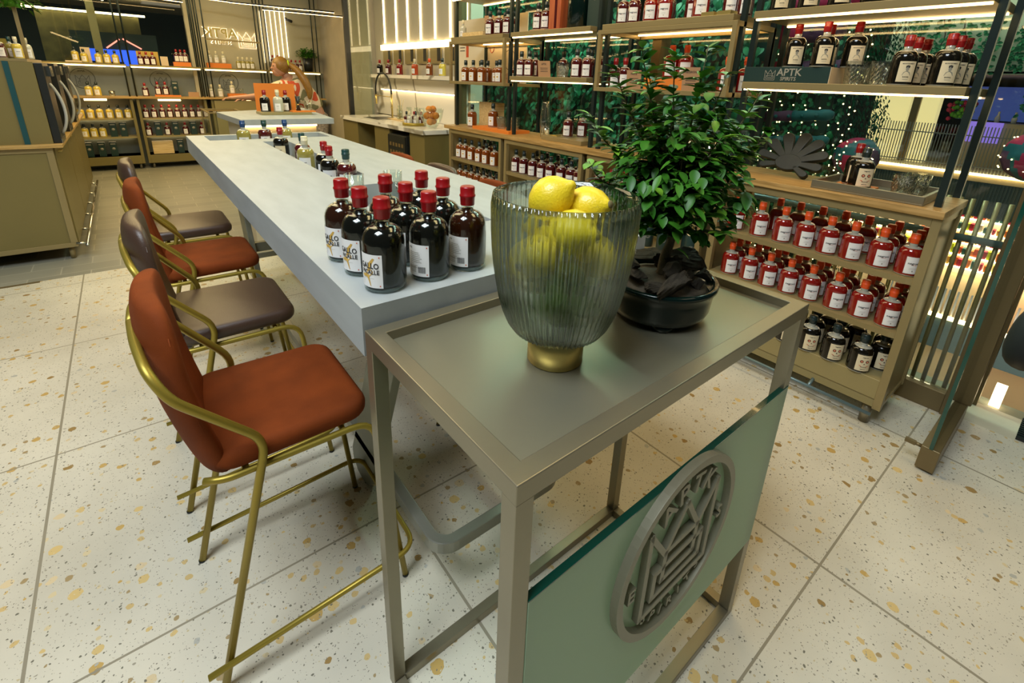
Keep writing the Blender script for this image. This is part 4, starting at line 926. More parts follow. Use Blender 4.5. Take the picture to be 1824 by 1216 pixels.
for rr in (.022,.017): m.add([],[]); m.tube([( -.0508,rr*math.cos(k*PI/10),.165+rr*math.sin(k*PI/10)) for k in range(20)],.0012,4,closed=True)
m.build('crest','silverink',o)
# counter bay 2
o=MB().lathe([(.030,0),(.037,.08),(.041,.10),(.036,.14),(.027,.235),(.024,.245)],28).build('cocktail_shaker','cut',loc=(2.04,1.79,1.0803)); tag(o,'tall fluted glass shaker on the oak counter behind the vase','shaker')
o=MB().box(-.14,.14,-.19,.19,0,.028).build('serving_tray','khaki',loc=(2.06,1.50,1.0803),bevel=.002); tag(o,'flat khaki tray on the oak counter under two dark bottles','tray')
row(K_bb,[2.03,2.12],[1.545,1.50],1.1085,'black-capped dark bottle','khaki tray on the oak counter','bottles on the khaki tray',rz=math.radians(207))
o=MB().box(-.02,.02,-.03,.03,0,.006).build('brass_dish','brass',loc=(1.99,1.62,1.1085)); tag(o,'tiny brass dish on the khaki tray','dish')
# bay 1 (farthest)
zf1=1.08+.3535
row(K_ab,1.93,[2.66,2.55,2.43,2.20],zf1,'amber black-capped bottle','front row of the farthest box frame','amber bottles in the farthest box frame',rz=math.radians(204))
row(K_ab,2.02,[2.58,2.48,2.36,2.13],zf1,'amber black-capped bottle','rear row of the farthest box frame','amber bottles in the farthest box frame',rz=math.radians(204))
card('kraft card at the right end of the farthest box frame',(1.93,2.125,zf1),.07,.07,.2,lines=2)
row(K_bb,1.93,[2.33,2.22,2.115],z2_,'dark bottle with black cap','front row of farthest upper shelf','dark bottles on the farthest upper shelf',rz=math.radians(204))
row(K_bb,2.03,[2.28,2.17],z2_,'dark bottle with black cap','rear row of farthest upper shelf','dark bottles on the farthest upper shelf',rz=math.radians(204))
o=MB().box(-.045,.045,-.14,.14,0,.030).build('wooden_block','pine',loc=(1.93,2.50,z2_)); tag(o,'low lettered wooden block on the farthest upper shelf','block')
K_cl=Kit(bottle_proto('clear_bottle','liq_clear','whwax',.026,.13,'plain',False,lw=.03,lz=(.012,.05))); K_cl.put((1.93,2.70,z2_),math.radians(204),'small clear glass bottle at the left end of the farthest upper shelf','small clear bottle')
card('beige leaning card behind the dark bottles of the farthest upper shelf',(2.0,2.42,z2_),.10,.15,.2)
t=thing('crate','pale wooden gift crate on an orange tray beside the sink wall','crate',(2.10,2.53,1.0803)); MB().box(-.05,.05,-.11,.11,0,.20).build('crate_body','pine',t,bevel=.002); MB().tube([(-.0,-.03,.20),(-.0,-.02,.215),(0,.02,.215),(0,.03,.20)],.004,6).build('rope_handle','stem',t)
o=MB().box(-.10,.10,-.24,.24,0,.022).build('orange_tray','orange',loc=(1.985,2.25,1.0803)); tag(o,'orange tray on the oak counter at its far end','tray')
K_ab.put((1.955,2.60,1.0803),math.radians(204),'amber bottle left of the pale crate on the oak counter','amber bottles by the crate',1.1); K_ab.put((1.98,2.34,1.1025),math.radians(204),'amber bottle on the orange tray in front of the crate','amber bottles by the crate',1.1)
for k,(x,y) in enumerate([(1.96,2.20),(2.02,2.11)]): cutglass(['cut-crystal tumbler on the orange tray beside the amber bottle','cut-crystal tumbler at the right end of the orange tray'][k],(x,y,1.1026),.038,.09,'crystal tumblers on the orange tray')
# lower cabinets far bays
for (x,nm,ys) in ((1.90,'front row',[2.70,2.62,2.52,2.41,2.31,2.20]),(2.02,'back row',[2.50,2.42,2.27,2.16])):
    row(K_ab,x,ys,zt_,'amber black-capped bottle',nm+', top shelf of farthest lower cabinet','amber bottles in the farthest lower cabinet',rz=math.radians(204))
for (x,nm,ys) in ((1.905,'front row',[2.71,2.62,2.53,2.44,2.35,2.26,2.17]),(1.99,'back row',[2.66,2.57,2.48,2.39,2.30,2.21])):
    row(K_ab,x,ys,zm,'amber black-capped bottle',nm+', lower shelf of farthest lower cabinet','amber bottles in the farthest lower cabinet',rz=math.radians(204))
for (x,nm,ys) in ((1.90,'front row',[1.93,1.84,1.74,1.645,1.555,1.45,1.36,1.29]),(1.99,'back row',[1.80,1.69,1.58,1.47,1.38,1.29])):
    row(K_bb,x,ys,zt_,'wine-dark bottle',nm+', cabinet behind the vase','wine-dark bottles in the lower cabinet behind the vase',rz=math.radians(207))
# second cabinet: cans, red-capped bottles (seen under the tree)
def can(label,loc,r=.033,h=.135):
    t=thing('drinks_can',label,'can',loc,math.radians(215),'dark crested cans under the tree')
    MB().lathe([(r*.85,0),(r,.006),(r,h-.012),(r*.84,h-.002),(r*.84,h),(r*.78,h-.003)],24).build('can_body','darkbox',t)
    MB().lathe([(r*.85,h-.004),(r*.86,h+.0008),(r*.80,h+.0008),(r*.78,h-.0025),(.001,h-.0025)],24).build('rim','chrome',t)
    m=MB()
    for rr in (.014,.010): m.tube([((r+.0005)*math.cos(rr*math.cos(k*PI/10)/r),(r+.0005)*math.sin(rr*math.cos(k*PI/10)/r),h*.5+rr*math.sin(k*PI/10)) for k in range(20)],.0008,4,closed=True)
    wrap(m,'APTK',.008,r+.0012,0,h*.5,0,0); m.build('crest','silverink',t)
for x,y,z,l in [(1.90,.62,zm,'dark crested can directly right of the tree trunk'),(1.90,.72,zm,'dark crested can directly behind the tree trunk'),(1.98,.52,zm,'dark crested can nearest the cabinet side, further right of the trunk'),(1.90,.45,zm,'dark ribbed can at the right end of the shelf under the tree')]: can(l,(x,y,z))
row(K_rr,1.90,[1.10,1.00,.90],zm,'red-capped dark bottle','middle shelf left of the tree trunk','red-capped bottles under the tree',rz=math.radians(212))
row(K_rr,1.90,[1.12,1.02,.92,.82,.72,.62,.52],zt_,'red-capped dark bottle','top shelf of cabinet behind the tree','red-capped bottles behind the tree',rz=math.radians(212))
for o in [q for q in COL.objects if q not in _before and q.parent is None]:
    o.location=CAM_SCALE_SHIFT+Vector(o.location)*UNIT; o.scale=tuple(k*UNIT for k in o.scale)  # enlarges every shelving object about the camera position
# ================================================================== SINK COUNTER AREA
t=thing('sink_counter','marble-topped sage counter with a sink along the right rear wall','counter',(2.10,3.75,0),math.radians(2.2))
MB().box(0,.64,0,2.22,.885,.93).build('worktop','marble',t,bevel=.003)
MB().box(.03,.62,.02,.34,.09,.884).build('cabinet_body','sage',t); MB().box(.03,.62,.82,1.22,.09,.884).build('cabinet_body','sage',t); MB().box(.03,.62,1.72,2.20,.09,.884).build('cabinet_body','sage',t)
MB().box(.30,.62,.34,.82,.09,.884).build('niche_back','black',t); MB().box(.30,.62,1.22,1.72,.30,.884).build('niche_back','leg',t); MB().box(.05,.62,1.22,1.72,.28,.30).build('niche_shelf','sage_l',t)
MB().box(.06,.62,.02,2.2,0,.09).build('plinth','black',t)
m=MB().box(.14,.50,1.38,1.80,.9302,.934); m.build('sink_rim','chrome',t); MB().box(.155,.485,1.395,1.785,.934,.9352).build('sink_bowl','black',t)
t=thing('drinks_fridge','under-counter wine cooler with bottles behind its dark glass door','fridge',(2.095,4.13,.13),math.radians(2.2))
MB().box(.0,.20,0,.42,0,.70).build('fridge_body','black',t,bevel=.004); MB().box(-.016,0,.005,.415,.01,.69).build('glass_door','black',t); 
m=MB()
for i in range(5):
    for j in range(7): m.box(-.0175,-.0165,.045+.07*i,.09+.07*i,.06+.085*j,.10+.085*j)
m.build('shelf_contents','oakdim',t)
t=thing('tap','black and brass spring-neck kitchen tap beside the sink','tap',(2.55,5.47,.9305),0)
MB().tube([(0,0,0),(0,0,.30)],.013,10).tube([(0,0,.12),(-.03,-.03,.13)],.006,6).build('stem','brass',t)
MB().tube(bez((0,0,.30),(0,.02,.66),(-.02,.50,.66),(0,.52,.28),18),.012,8).build('hose','black',t); MB().tube([(0,.52,.28),(0,.51,.15)],.013,8).build('spray_head','brass',t); MB().tube([(0,0,.265),(0,.50,.265)],.0055,6).build('hose_arm','brass',t)
# wall shelf + bottles + niche signs + vertical strips
t=thing('wall_shelf','marble wall shelf above the sink carrying seven tasting bottles','shelf',(2.60,3.70,1.435)); MB().box(0,.158,0,2.60,0,.045).build('shelf_board','marble',t,bevel=.002)
t=thing('under_shelf_light','long warm light bar in the splashback above the sink','light',(2.70,3.95,1.27)); MB().box(-.0,.028,0,2.20,0,.014).build('light_strip','ledw',t); MB().box(-.02,.028,-.0,2.2,.015,.024).build('housing','marble',t)
liqs=[('liq_dark','redwax','dark green bottle with a red cap'),('liq_wine','redwax','wine-dark bottle with a red cap'),('liq_red','redwax','bright red bottle with a red cap'),('liq_or','whwax','orange-red bottle with a cream cap'),('liq_amber','orwax','amber bottle with an orange cap'),('liq_yel','blkwax','yellow bottle with a black cap'),('liq_clear','whwax','clear bottle with a cream cap')]
for k,(y,(lq,cp,ds)) in enumerate(zip([6.06,5.77,5.42,4.985,4.605,4.30,3.93],liqs)):
    b=bottle_proto('tasting_bottle',lq,cp,.042,.195,'plain',False,lw=.05,lz=(.02,.08)); PROTO.remove(b); b.location=(2.66,y,1.4802); b.rotation_euler=(0,0,math.radians(205)); b['label']=ds+' on the marble wall shelf above the sink'; b['group']='tasting bottles on the wall shelf'
for k in range(7):
    y=6.00-.345*k
    t=thing('wall_tap','lit wall-mounted tasting dispenser above the %s bottle from the left on the marble shelf'%ORD[k],'dispenser',(2.755,y,1.62),0,'tasting dispensers on the sink wall')
    MB().box(-.03,0,-.15,.15,.185,.255).build('lit_header','ledw',t); MB().box(-.02,0,-.15,.10,0,.18).build('brass_panel','sage_l',t); MB().box(-.024,-.0205,-.15,-.075,.03,.175).build('info_plate','black',t)
for k,y in enumerate([6.05,5.67,5.33,4.98,4.62,4.27,3.93]):
    t=thing('strip_light','vertical wall light strip, %s from the left above the marble shelf'%ORD[k],'light',(2.757,y,1.90),0,'vertical light strips on the sink wall'); MB().box(-.012,0,-.012,.012,0,1.3).build('tube','ledw',t)
t=thing('wall_poster','cream illustrated poster with red motifs fixed to the shopfront frame behind the shelving','poster',(2.552,2.65,1.418))
MB().box(0,.007,0,1.12,0,.60).build('sheet','label_p',t)
m=MB().box(-.0015,-.0002,.93,.975,.25,.43); m.tube([(-.002,.52+.038*math.cos(k*PI/8),.36+.075*math.sin(k*PI/8)) for k in range(16)],.004,4,closed=True); m.build('red_motif','red_ink',t)
m=MB().tube([(-.002,.24+.086*math.cos(k*PI/10),.22+.086*math.sin(k*PI/10)) for k in range(20)],.002,4,closed=True)
for k in range(4): m.box(-.0015,-.0002,1.0,1.09,.40-.03*k,.407-.03*k); m.box(-.0015,-.0002,.66,.80,.48-.03*k,.485-.03*k)
m.build('line_drawing','ink',t)
# things on the marble counter
o=MB().box(-.07,.07,-.20,.20,0,.012).build('cutting_board','pine',loc=(2.45,5.05,.9304)); tag(o,'thin wooden board beside the tap on the marble counter','board')
t=thing('straw_jar','glass jar of straws on the marble counter beside the tap','jar',(2.45,5.02,.9426)); MB().lathe([(.035,0),(.038,.005),(.038,.13),(.035,.13),(.034,.008),(.001,.007)],20).build('jar','glass',t); m=MB()
for k in range(7): a=k*.9; m.tube([(.008*math.cos(a),.008*math.sin(a),.01),(.055*math.cos(a),.06*math.sin(a),.24)],.003,5)
m.build('straws','straw',t)
for k,(x,y) in enumerate([(2.55,5.22),(2.58,4.80),(2.50,4.86)]): tumbler('wine_glass','thin clear glass near the splashback, %s of three beside the straw jar'%ORD[k],(x,y,.9304),.032,.17,'glass','thin glasses on the marble counter')
o=MB().lathe([(.13,0),(.135,.004),(.135,.035),(.128,.035),(.128,.006),(.001,.005)],32).build('round_tray','gold',loc=(2.30,4.33,.9304)); tag(o,'round yellow metal tray of small bottles on the marble counter','tray')
cps=['redwax','blkwax','whwax','blkwax','whwax','blkwax','redwax']; 
for k in range(7):
    a=k*2*PI/7; rr=.085 if k else 0; b=bottle_proto('mini_bottle','liq_clear' if k%3 else 'liq_wine',cps[k],.030,.15,'plain',False,lw=.04,lz=(.01,.06)); PROTO.remove(b); b.location=(2.30+rr*math.cos(a),4.33+rr*math.sin(a),.9366); b.rotation_euler=(0,0,math.radians(200)); b['label']='small bottle in the round yellow tray, '+['at its centre with a red cap','on its far right with a black cap','toward the back with a cream cap','at the far left back with a black cap','at the left front with a cream cap','at the front with a black cap','at the right front with a red cap'][k]; b['group']='small bottles in the round tray'
t=thing('fruit_bowl','flared glass bowl heaped with oranges on the marble counter','bowl',(2.33,3.98,.9304)); MB().lathe([(.05,0),(.055,.004),(.09,.05),(.12,.12),(.135,.21),(.130,.21),(.115,.12),(.085,.055),(.05,.012),(.001,.01)],32).build('bowl','glass',t)
k=0
for (x,y,z) in [(-.04,-.03,.07),(.04,.02,.075),(-.05,.045,.13),(.05,-.045,.135),(0,0,.14),(-.045,-.02,.20),(.045,.03,.20)]:
    o=MB().ball((0,0,0),.038,10).build('orange','orangefruit',loc=(2.33+x*.75,3.98+y*.75,.9304+z)); tag(o,'orange in the glass bowl, '+['bottom left','bottom right','middle left','middle right','centre','top left','top right'][k],'orange','oranges in the glass bowl'); k+=1

# ================================================================== SECOND COUNTER (behind the table)
t=thing('till_counter','small grey counter top with glowing front just behind the grey table','counter',(.405,3.50,0))
MB().prism([(0,0),(.715,0),(.86,1.45),(-.045,.85)],1.045,1.092).build('counter_top','conc',t,bevel=.002)
MB().box(.02,.60,.13,.75,0,1.043).build('counter_body','glowbody',t); MB().box(.02,.60,.105,.125,1.022,1.040).build('light_strip','led',t)
t=thing('glass_showcase','low glass display case with metal edges left of the small counter','showcase',(.50,6.35,0))
M2=MB(); tubebox(M2,.02,.42,0,.75,.06,.95,.014); M2.build('frame','khaki',t); MB().box(.03,.41,.01,.74,.07,.94).build('glazing','pane',t)
for z in (.45,.70): pass
o=MB().box(-.21,.21,-.11,.11,0,.022).build('serving_tray','sage_l',loc=(.85,4.02,1.0922),bevel=.002); tag(o,'grey-green tray on the small counter behind the table','tray')
K1=bottle_proto('spirit_bottle','liq_dark','redwax',.042,.185,'plain',False); K2=bottle_proto('spirit_bottle','liq_clear','whwax',.042,.19,'plain',False)
PROTO.remove(K1);PROTO.remove(K2); G='bottles on the small counter tray'
for b,x,y,l in ((K1,.70,4.02,'dark red-capped bottle at the left of the grey-green tray'),(K2,.80,3.99,'clear cream-capped bottle in the middle of the grey-green tray')): b.location=(x,y,1.1144); b.rotation_euler=(0,0,math.radians(-110)); b['label']=l; b['group']=G
dup(K1,(.885,4.07,1.1144),math.radians(-110),'red-capped bottle half hidden behind the clear one on the grey-green tray',G)
o=MB().box(-.17,.17,-.004,.004,0,.26).build('menu_board','orange',loc=(.83,4.20,1.0922)); tag(o,'orange board propped behind the bottles on the small counter','board')
o=MB().box(-.10,.10,-.06,.06,0,.010).build('orange_mat','orange',loc=(1.0,3.985,1.1144)); tag(o,'orange mat under the jigger on the small counter','mat')
t=thing('jigger','black hourglass spirit measure on the orange mat','jigger',(.97,4.0,1.1246)); MB().lathe([(.022,0),(.008,.05),(.007,.058),(.024,.125),(.021,.125)],16).build('cups','black',t); MB().lathe([(.0095,.048),(.0095,.058)],14).build('collar','brass',t)
tumbler('tumbler','clear tumbler right of the jigger on the orange mat',(1.055,4.0,1.1246),.036,.09,'glass')

# ================================================================== REAR SHELVES
def rearcab(x0,x1,label):
    t=thing('display_cabinet',label,'display cabinet',(x0,8.28,0)); D=x1-x0; T=.035
    m=MB()
    for x in (0,D-T): m.box(x,x+T,0,.34,.08,1.015)
    m.box(T,D-T,0,.34,.08,.20); m.build('frame','sage',t,bevel=.002)
    for z in (.20,.475,.735):
        s_=MB().box(T,D-T,.01,.34,z-.018,z).build('shelf','sage_l',t)
        if z>.3: MB().box(T+.05,D-T-.05,.30,.318,z-.027,z-.0182).build('light_strip','led_soft',s_)
    MB().box(T,D-T,.325,.335,.20,1.015).build('back_glass','frostgrey',t)
    MB().box(D*.3,D*.62,.02,.08,.985,1.008).build('light_strip','led',t)
    for x in (.06,D-.06): MB().lathe([(.018,0),(.018,.08)],10,(x,.06,0)).build('foot','cart',t)
rearcab(-.93,-.17,'sage rear cabinet of yellow bottles at the left of the back wall'); rearcab(-.13,.74,'sage rear cabinet of red-capped bottles in the middle of the back wall'); rearcab(.80,2.50,'sage rear cabinet behind the leaning person')
for o_ in list(COL.objects):
    if o_.name.startswith('display_cabinet') and 'leaning person' in o_.get('label',''):
        for k in range(2): MB().box(.04+.82*k,.84+.82*k,-.015,.0,.21,1.0).build('door','sage_l',o_,bevel=.003)
o=MB().box(-1.0,2.56,8.24,8.60,1.016,1.044).build('wood_counter','oakx',bevel=.002); tag(o,'oak worktop running along the rear wall','counter')
def rearrack(x0,x1,label,posts):
    t=thing('shelving_rack',label,'shelving rack',(x0,8.30,1.045)); D=x1-x0
    s=MB().box(0,D,0,.26,.415,.440).build('shelf','sage',t); MB().box(.01,D-.01,-.006,.010,.398,.4145).build('light_strip','led',s)
    for x in posts: MB().tube([(x-x0,.01,.0),(x-x0,.01,2.3)],.009,8).build('post','post',t)
    for x in (posts[0],posts[-1])[:len(posts)]: MB().tube([(x-x0,.25,.0),(x-x0,.25,2.3)],.009,8).build('post','post',t)
rearrack(-1.08,-.16,'rear rack with a lit shelf at the left, over the yellow bottles',[-.19]); rearrack(-.12,.74,'rear rack with a lit shelf in front of the clear glass',[-.11,.69,.735]); rearrack(.78,1.66,'rear rack with a lit shelf in front of the reversed sign',[.795,.86,1.62]); rearrack(1.70,2.52,'rear rack with a lit shelf at the right, holding a potted fern',[1.72,2.44,2.51])
M2=MB().box(.86,1.62,8.30,8.32,1.885,1.905).build('cross_rail','khaki'); tag(M2,'slim metal cross rail passing in front of the reversed sign','rail')
K_y=Kit(bottle_proto('yellow_bottle','liq_yel','blkwax',.043,.185,'crest',False,lw=.055,lz=(.015,.085)))
K_r=Kit(bottle_proto('rear_red_capped_bottle','liq_wine','redwax',.040,.19,'plain',False,lw=.055,lz=(.015,.09)))
K_c=Kit(bottle_proto('pale_bottle','liq_clear','whwax',.040,.19,'plain',False,lw=.055,lz=(.015,.09)))
K_o=Kit(bottle_proto('olive_bottle','liq_olive','whwax',.040,.19,'plain',False,lw=.055,lz=(.015,.09)))
FB=math.radians(-98)
def rrow(K,xs,z,desc,rowd,g,y=8.40):
    for k,x in enumerate(xs): K.put((x,y,z),FB,'%s, %s from left, %s'%(desc,ORD[k],rowd),g)
rrow(K_y,[-.776,-.672,-.568,-.460,-.357,-.250],.7355,'black-capped yellow bottle','on the top shelf of the left rear cabinet','yellow bottles in the left rear cabinet')
rrow(K_y,[-.777,-.680,-.582],.4755,'black-capped yellow bottle','on the middle shelf of the left rear cabinet','yellow bottles in the left rear cabinet')
rrow(K_r,[-.041,.056,.157,.254,.349,.443,.538,.630],.7355,'red-capped dark bottle','on the top shelf of the middle rear cabinet','red-capped bottles in the middle rear cabinet')
rrow(K_r,[-.050,.182,.414,.635],.4755,'red-capped dark bottle','on the middle shelf of the middle rear cabinet','red-capped bottles in the middle rear cabinet')
def dbox(label,loc,g):
    t=thing('gift_carton',label,'box',loc,0,g); MB().box(-.040,.040,-.04,.04,0,.20).build('carton','darkbox',t,bevel=.001); MB().lathe([(.020,-.0405),(.020,-.0400)],14).xf(Matrix.Translation((0,0,.105))@Matrix.Rotation(math.radians(90),4,'X')@Matrix.Translation((0,0,.081))).build('round_window','silverink',t); MB().box(-.028,.028,-.0408,-.0401,.165,.182).build('print','silverink',t)
for (x,z,l) in [(-.461,.4755,'dark carton right of the yellow bottles on the middle shelf'),(-.345,.4755,'dark carton beside the post on the middle shelf of the left rear cabinet'),(.068,.4755,'dark carton between the first two red-capped bottles of the middle shelf'),(.289,.4755,'dark carton between the second and third red-capped bottles'),(.519,.4755,'dark carton right of the third red-capped bottle on the middle shelf'),
   (-.774,.2005,'leftmost dark carton on the bottom rear shelf'),(-.635,.2005,'second dark carton on the bottom rear shelf'),(-.503,.2005,'third dark carton on the bottom rear shelf'),(.31,.2005,'dark carton right of the pine crate lid on the bottom rear shelf')]: dbox(l,(x,8.40,z),'dark cartons in the rear cabinets')
o=MB().box(-.13,.13,-.05,.05,0,.19).build('crate','pine',loc=(.085,8.41,.2005),bevel=.002); tag(o,'pale pine crate on the bottom rear shelf','crate')
zc_=1.0445
rrow(K_y,[-.633,-.540],zc_,'yellow bottle','on the rear oak counter below the round emblem','bottles on the rear counter',8.42)
tumbler('tumbler','low amber glass on the rear counter left of the posts',(-.385,8.42,zc_),.038,.07,'cut')
rrow(K_r,[.005],zc_,'lone red-capped bottle','on the rear counter between the posts','bottles on the rear counter',8.42)
o=MB().box(-.16,.16,-.07,.07,0,.022).build('orange_tray','orange',loc=(.27,8.42,zc_)); tag(o,'low orange tray on the rear counter under red-capped bottles','tray')
rrow(K_r,[.160,.255],zc_+.0222,'red-capped bottle','on the low orange tray of the rear counter','bottles on the rear counter',8.42)
dbox('dark carton standing on the low orange tray of the rear counter',(.375,8.42,zc_+.0222),'dark cartons in the rear cabinets')
o=MB().box(-.07,.07,-.003,.003,0,.07).build('price_card','card',loc=(.60,8.40,zc_)); tag(o,'brown lettered card standing on the rear counter','card')
rrow(K_c,[.851,.968],zc_,'cream-capped pale bottle','rear counter right of the four posts','bottles on the rear counter',8.42)
o=MB().box(-.13,.13,-.08,.08,0,.055).build('orange_box','orange',loc=(1.20,8.42,zc_)); tag(o,'orange box on the rear counter in front of the leaning person','box')
rrow(K_c,[1.14],zc_+.056,'single pale bottle','on the orange box of the rear counter','bottles on the rear counter',8.42)
tumbler('tumbler','clear tumbler beside the single pale bottle on the orange box',(1.26,8.42,zc_+.056),.038,.08,'glass')
zs=1.045+.4405
G='bottles on the lit rear shelf'
for k,(K,x,l,dz) in enumerate([(K_y,-.688,'pale yellow bottle at the left of the lit rear shelf, on a low block',.02),(K_y,-.595,'yellow bottle in front of a cream carton on the lit rear shelf',0),(K_y,-.447,'yellow bottle before the blue screen, left of three',0),(K_y,-.355,'yellow bottle before the blue screen, middle of three',0),(K_y,-.262,'yellow bottle before the blue screen, right of three',0),
   (K_r,.022,'red-capped bottle before the yellow carton, left of three',0),(K_r,.095,'red-capped bottle before the yellow carton, middle of three',0),(K_r,.169,'red-capped bottle before the yellow carton, right of three',0),
   (K_r,.467,'red-capped bottle on the orange block, left of three',.06),(K_r,.522,'red-capped bottle on the orange block, middle of three',.06),(K_r,.577,'red-capped bottle on the orange block, right of three',.06),
   (K_c,.893,'pale bottle under the reversed sign, left of three on an orange block',.07),(K_c,.984,'pale bottle under the reversed sign, middle of three on an orange block',.07),(K_c,1.082,'pale bottle under the reversed sign, right of three on an orange block',.07),
   (K_o,1.28,'olive bottle in the cluster right of the orange block, leftmost',0),(K_o,1.345,'olive bottle in the cluster right of the orange block, second',0),(K_o,1.41,'olive bottle in the cluster right of the orange block, third',0),(K_o,1.475,'olive bottle in the cluster right of the orange block, rightmost',0),
   (K_r,1.80,'dark bottle on the cream block above the leaning head, left one',.06),(K_r,1.88,'dark bottle on the cream block above the leaning head, right one',.06),(K_r,2.08,'dark bottle left of the potted fern, first of three',0),(K_r,2.15,'dark bottle left of the potted fern, second of three',0),(K_r,2.22,'dark bottle left of the potted fern, third of three',0)]):
    K.put((x,8.40 if dz==0 else 8.43,zs+dz+.0003),FB,l,G,.95)
for x0,x1,h,m_,l in [(-.80,-.63,.02,'whitebox','low cream block at the left of the lit rear shelf'),(.41,.63,.06,'orange','short orange block under three red-capped bottles'),(.84,1.17,.07,'orange','long orange block under the pale bottles below the reversed sign'),(1.74,1.98,.06,'whitebox','cream block above the leaning head')]:
    o=MB().box((x0-x1)/2,(x1-x0)/2,-.05,.06,0,h).build('display_block',m_,loc=((x0+x1)/2,8.43,zs)); tag(o,l,'block','display blocks on the lit rear shelf')
for x,w_,h,m_,l in [(-.575,.10,.20,'whitebox','cream carton behind the second yellow bottle on the lit rear shelf'),(.115,.26,.19,'yellowcard','wide yellow carton behind three red-capped bottles'),(.31,.09,.13,'whitebox','blank cream card left of the orange block')]:
    o=MB().box(-w_/2,w_/2,-.02,.02,0,h).build('carton',m_,loc=(x,8.52,zs+.0003)); tag(o,l,'carton','cartons on the lit rear shelf')
t=thing('potted_fern','bright green fern in a tall black pot at the right of the lit rear shelf','potted plant',(2.36,8.42,zs+.0003)); MB().lathe([(.065,0),(.085,.22),(.078,.22),(.07,.20)],20).build('pot','black',t)
m=MB(); rnd=random.Random(5)
for k in range(500):
    a=rnd.uniform(0,2*PI); e=rnd.uniform(-.15,1.3); r=rnd.uniform(.05,.19); p=Vector((r*math.cos(a)*math.cos(e),r*math.sin(a)*math.cos(e)*.6,.24+r*.75*math.sin(e))); leaf(m,p,Vector((math.cos(a),math.sin(a),rnd.uniform(-.3,.9))),Vector((0,0,1)),.045,.022)
tag(m.build('foliage','fern',t),None,None,None,'stuff')
# printed round emblems on frosted band (crown in ring)
for cx,l in ((-.676,'printed round crown emblem on the frosted band, above the yellow bottles'),(.228,'printed round crown emblem on the frosted band, between the posts'),(1.131,'printed round crown emblem on the grey panel, behind the orange box')):
    yb=8.655 if cx<.7 else 8.60
    m=MB().tube([(cx+.135*math.cos(k*PI/24),yb,1.27+.135*math.sin(k*PI/24)) for k in range(48)],.003,4,closed=True); crown_x(m,yb,cx,1.255,.15,.005,-1,'y')
    v,f=textgeo('APTK',.035); m.add([(cx-x,yb-.002,1.37+y_) for x,y_,_ in v],f)
    o=m.build('emblem_print','black_print'); tag(o,l,'emblem','round emblems on the rear glass')
# mirror image of the APTK SPIRITS sign, modelled as reversed lettering
t=thing('wall_sign','halo-lit APTK SPIRITS sign with crown, its reflection modelled on the back wall','sign',(1.24,8.592,1.96))
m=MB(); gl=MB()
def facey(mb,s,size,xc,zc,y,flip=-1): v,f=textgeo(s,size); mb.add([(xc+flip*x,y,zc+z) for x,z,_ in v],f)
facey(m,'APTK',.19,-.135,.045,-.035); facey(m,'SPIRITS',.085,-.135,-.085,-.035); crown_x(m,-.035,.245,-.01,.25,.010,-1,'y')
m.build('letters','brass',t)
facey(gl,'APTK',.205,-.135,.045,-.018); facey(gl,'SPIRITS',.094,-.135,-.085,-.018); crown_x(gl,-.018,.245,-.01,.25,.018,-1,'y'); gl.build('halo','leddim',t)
# reflected light strips modelled as glowing bars, then the pendant bars at the rear
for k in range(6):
    o=MB().box(-.004,.004,-.01,.01,0,.80).build('strip_light','led_line',loc=(1.72+.075*k,8.585,1.60+.02*k)); tag(o,'reflected light strip modelled on the back wall, %s of six right of the reversed sign'%ORD[k],'light','reflected strips on the back wall')
LN=[((1.55,7.6,2.33),(3.0,7.35,2.33),'long pendant light bar over the rear area, lowest'),((1.2,8.0,2.42),(2.9,7.75,2.42),'long pendant light bar over the rear area, middle'),((-.2,8.1,2.46),(1.25,8.05,2.43),'long pendant light bar in front of the reversed sign'),((-.6,7.9,2.38),(.62,8.05,2.36),'pendant light bar above the left rear rack')]
for a,b_,l in LN:
    t=thing('linear_light',l,'light',a,0,'pendant light bars at the rear'); d=Vector(b_)-Vector(a); MB().bar((0,0,0),d,.02,.02).build('housing','black',t); MB().bar((0,0,-.0125),d+Vector((0,0,-.0125)),.018,.005).build('diffuser','led',t)
t=thing('security_camera','small black camera on the back wall under the ceiling bars','camera',(2.10,8.50,2.30)); MB().tube([(0,.06,.03),(0,0,.02)],.012,8).build('bracket','black',t); MB().tube([(0,0,0),(.06,-.08,-.03)],.022,10).build('body','black',t)
# interior seen through rear glass
o=MB().box(-.56,.05,9.50,9.56,1.52,1.70).box(-.16,.02,9.50,9.56,.98,1.52).build('video_screen','screen'); tag(o,'blue glowing video screen seen through the rear glass','screen')
o=MB().box(-.75,.32,9.562,9.60,0,1.95).build('display_wall','dkwall'); tag(o,'dark display wall behind the rear glass carrying the blue screen','wall panel')
o=MB().bar((-.34,9.548,1.72),(-.16,9.548,1.86),.02,.02).bar((-.12,9.548,1.87),(.10,9.548,1.73),.02,.02).build('neon_gable','pinkled'); tag(o,'coral neon roof outline above the blue screen','light')
o=MB().box(-1.20,.20,11.2,11.3,1.1,2.32).build('mossy_wall','gold_dk'); tag(o,'mossy lit wall panel seen through the rear glass','wall panel')
o=MB().box(-1.30,.30,11.1,11.19,2.33,2.36).build('cove_light','led_soft'); tag(o,'thin cove light above the mossy panel','light')
k=0
for x,y,x2,y2 in ((-1.9,9.6,-1.6,11.2),(-1.25,9.3,-.85,11.0),(-.35,9.6,-.28,10.8),(-2.6,9.6,-2.3,11.2)):
    o=MB().bar((x,y,2.60),(x2,y2,2.60),.05,.02).build('ceiling_bar_light','ledw'); tag(o,'ceiling light line seen through the rear glass, %s from the left'%['second','third','rightmost','leftmost'][k],'light','ceiling light lines beyond the glass'); k+=1
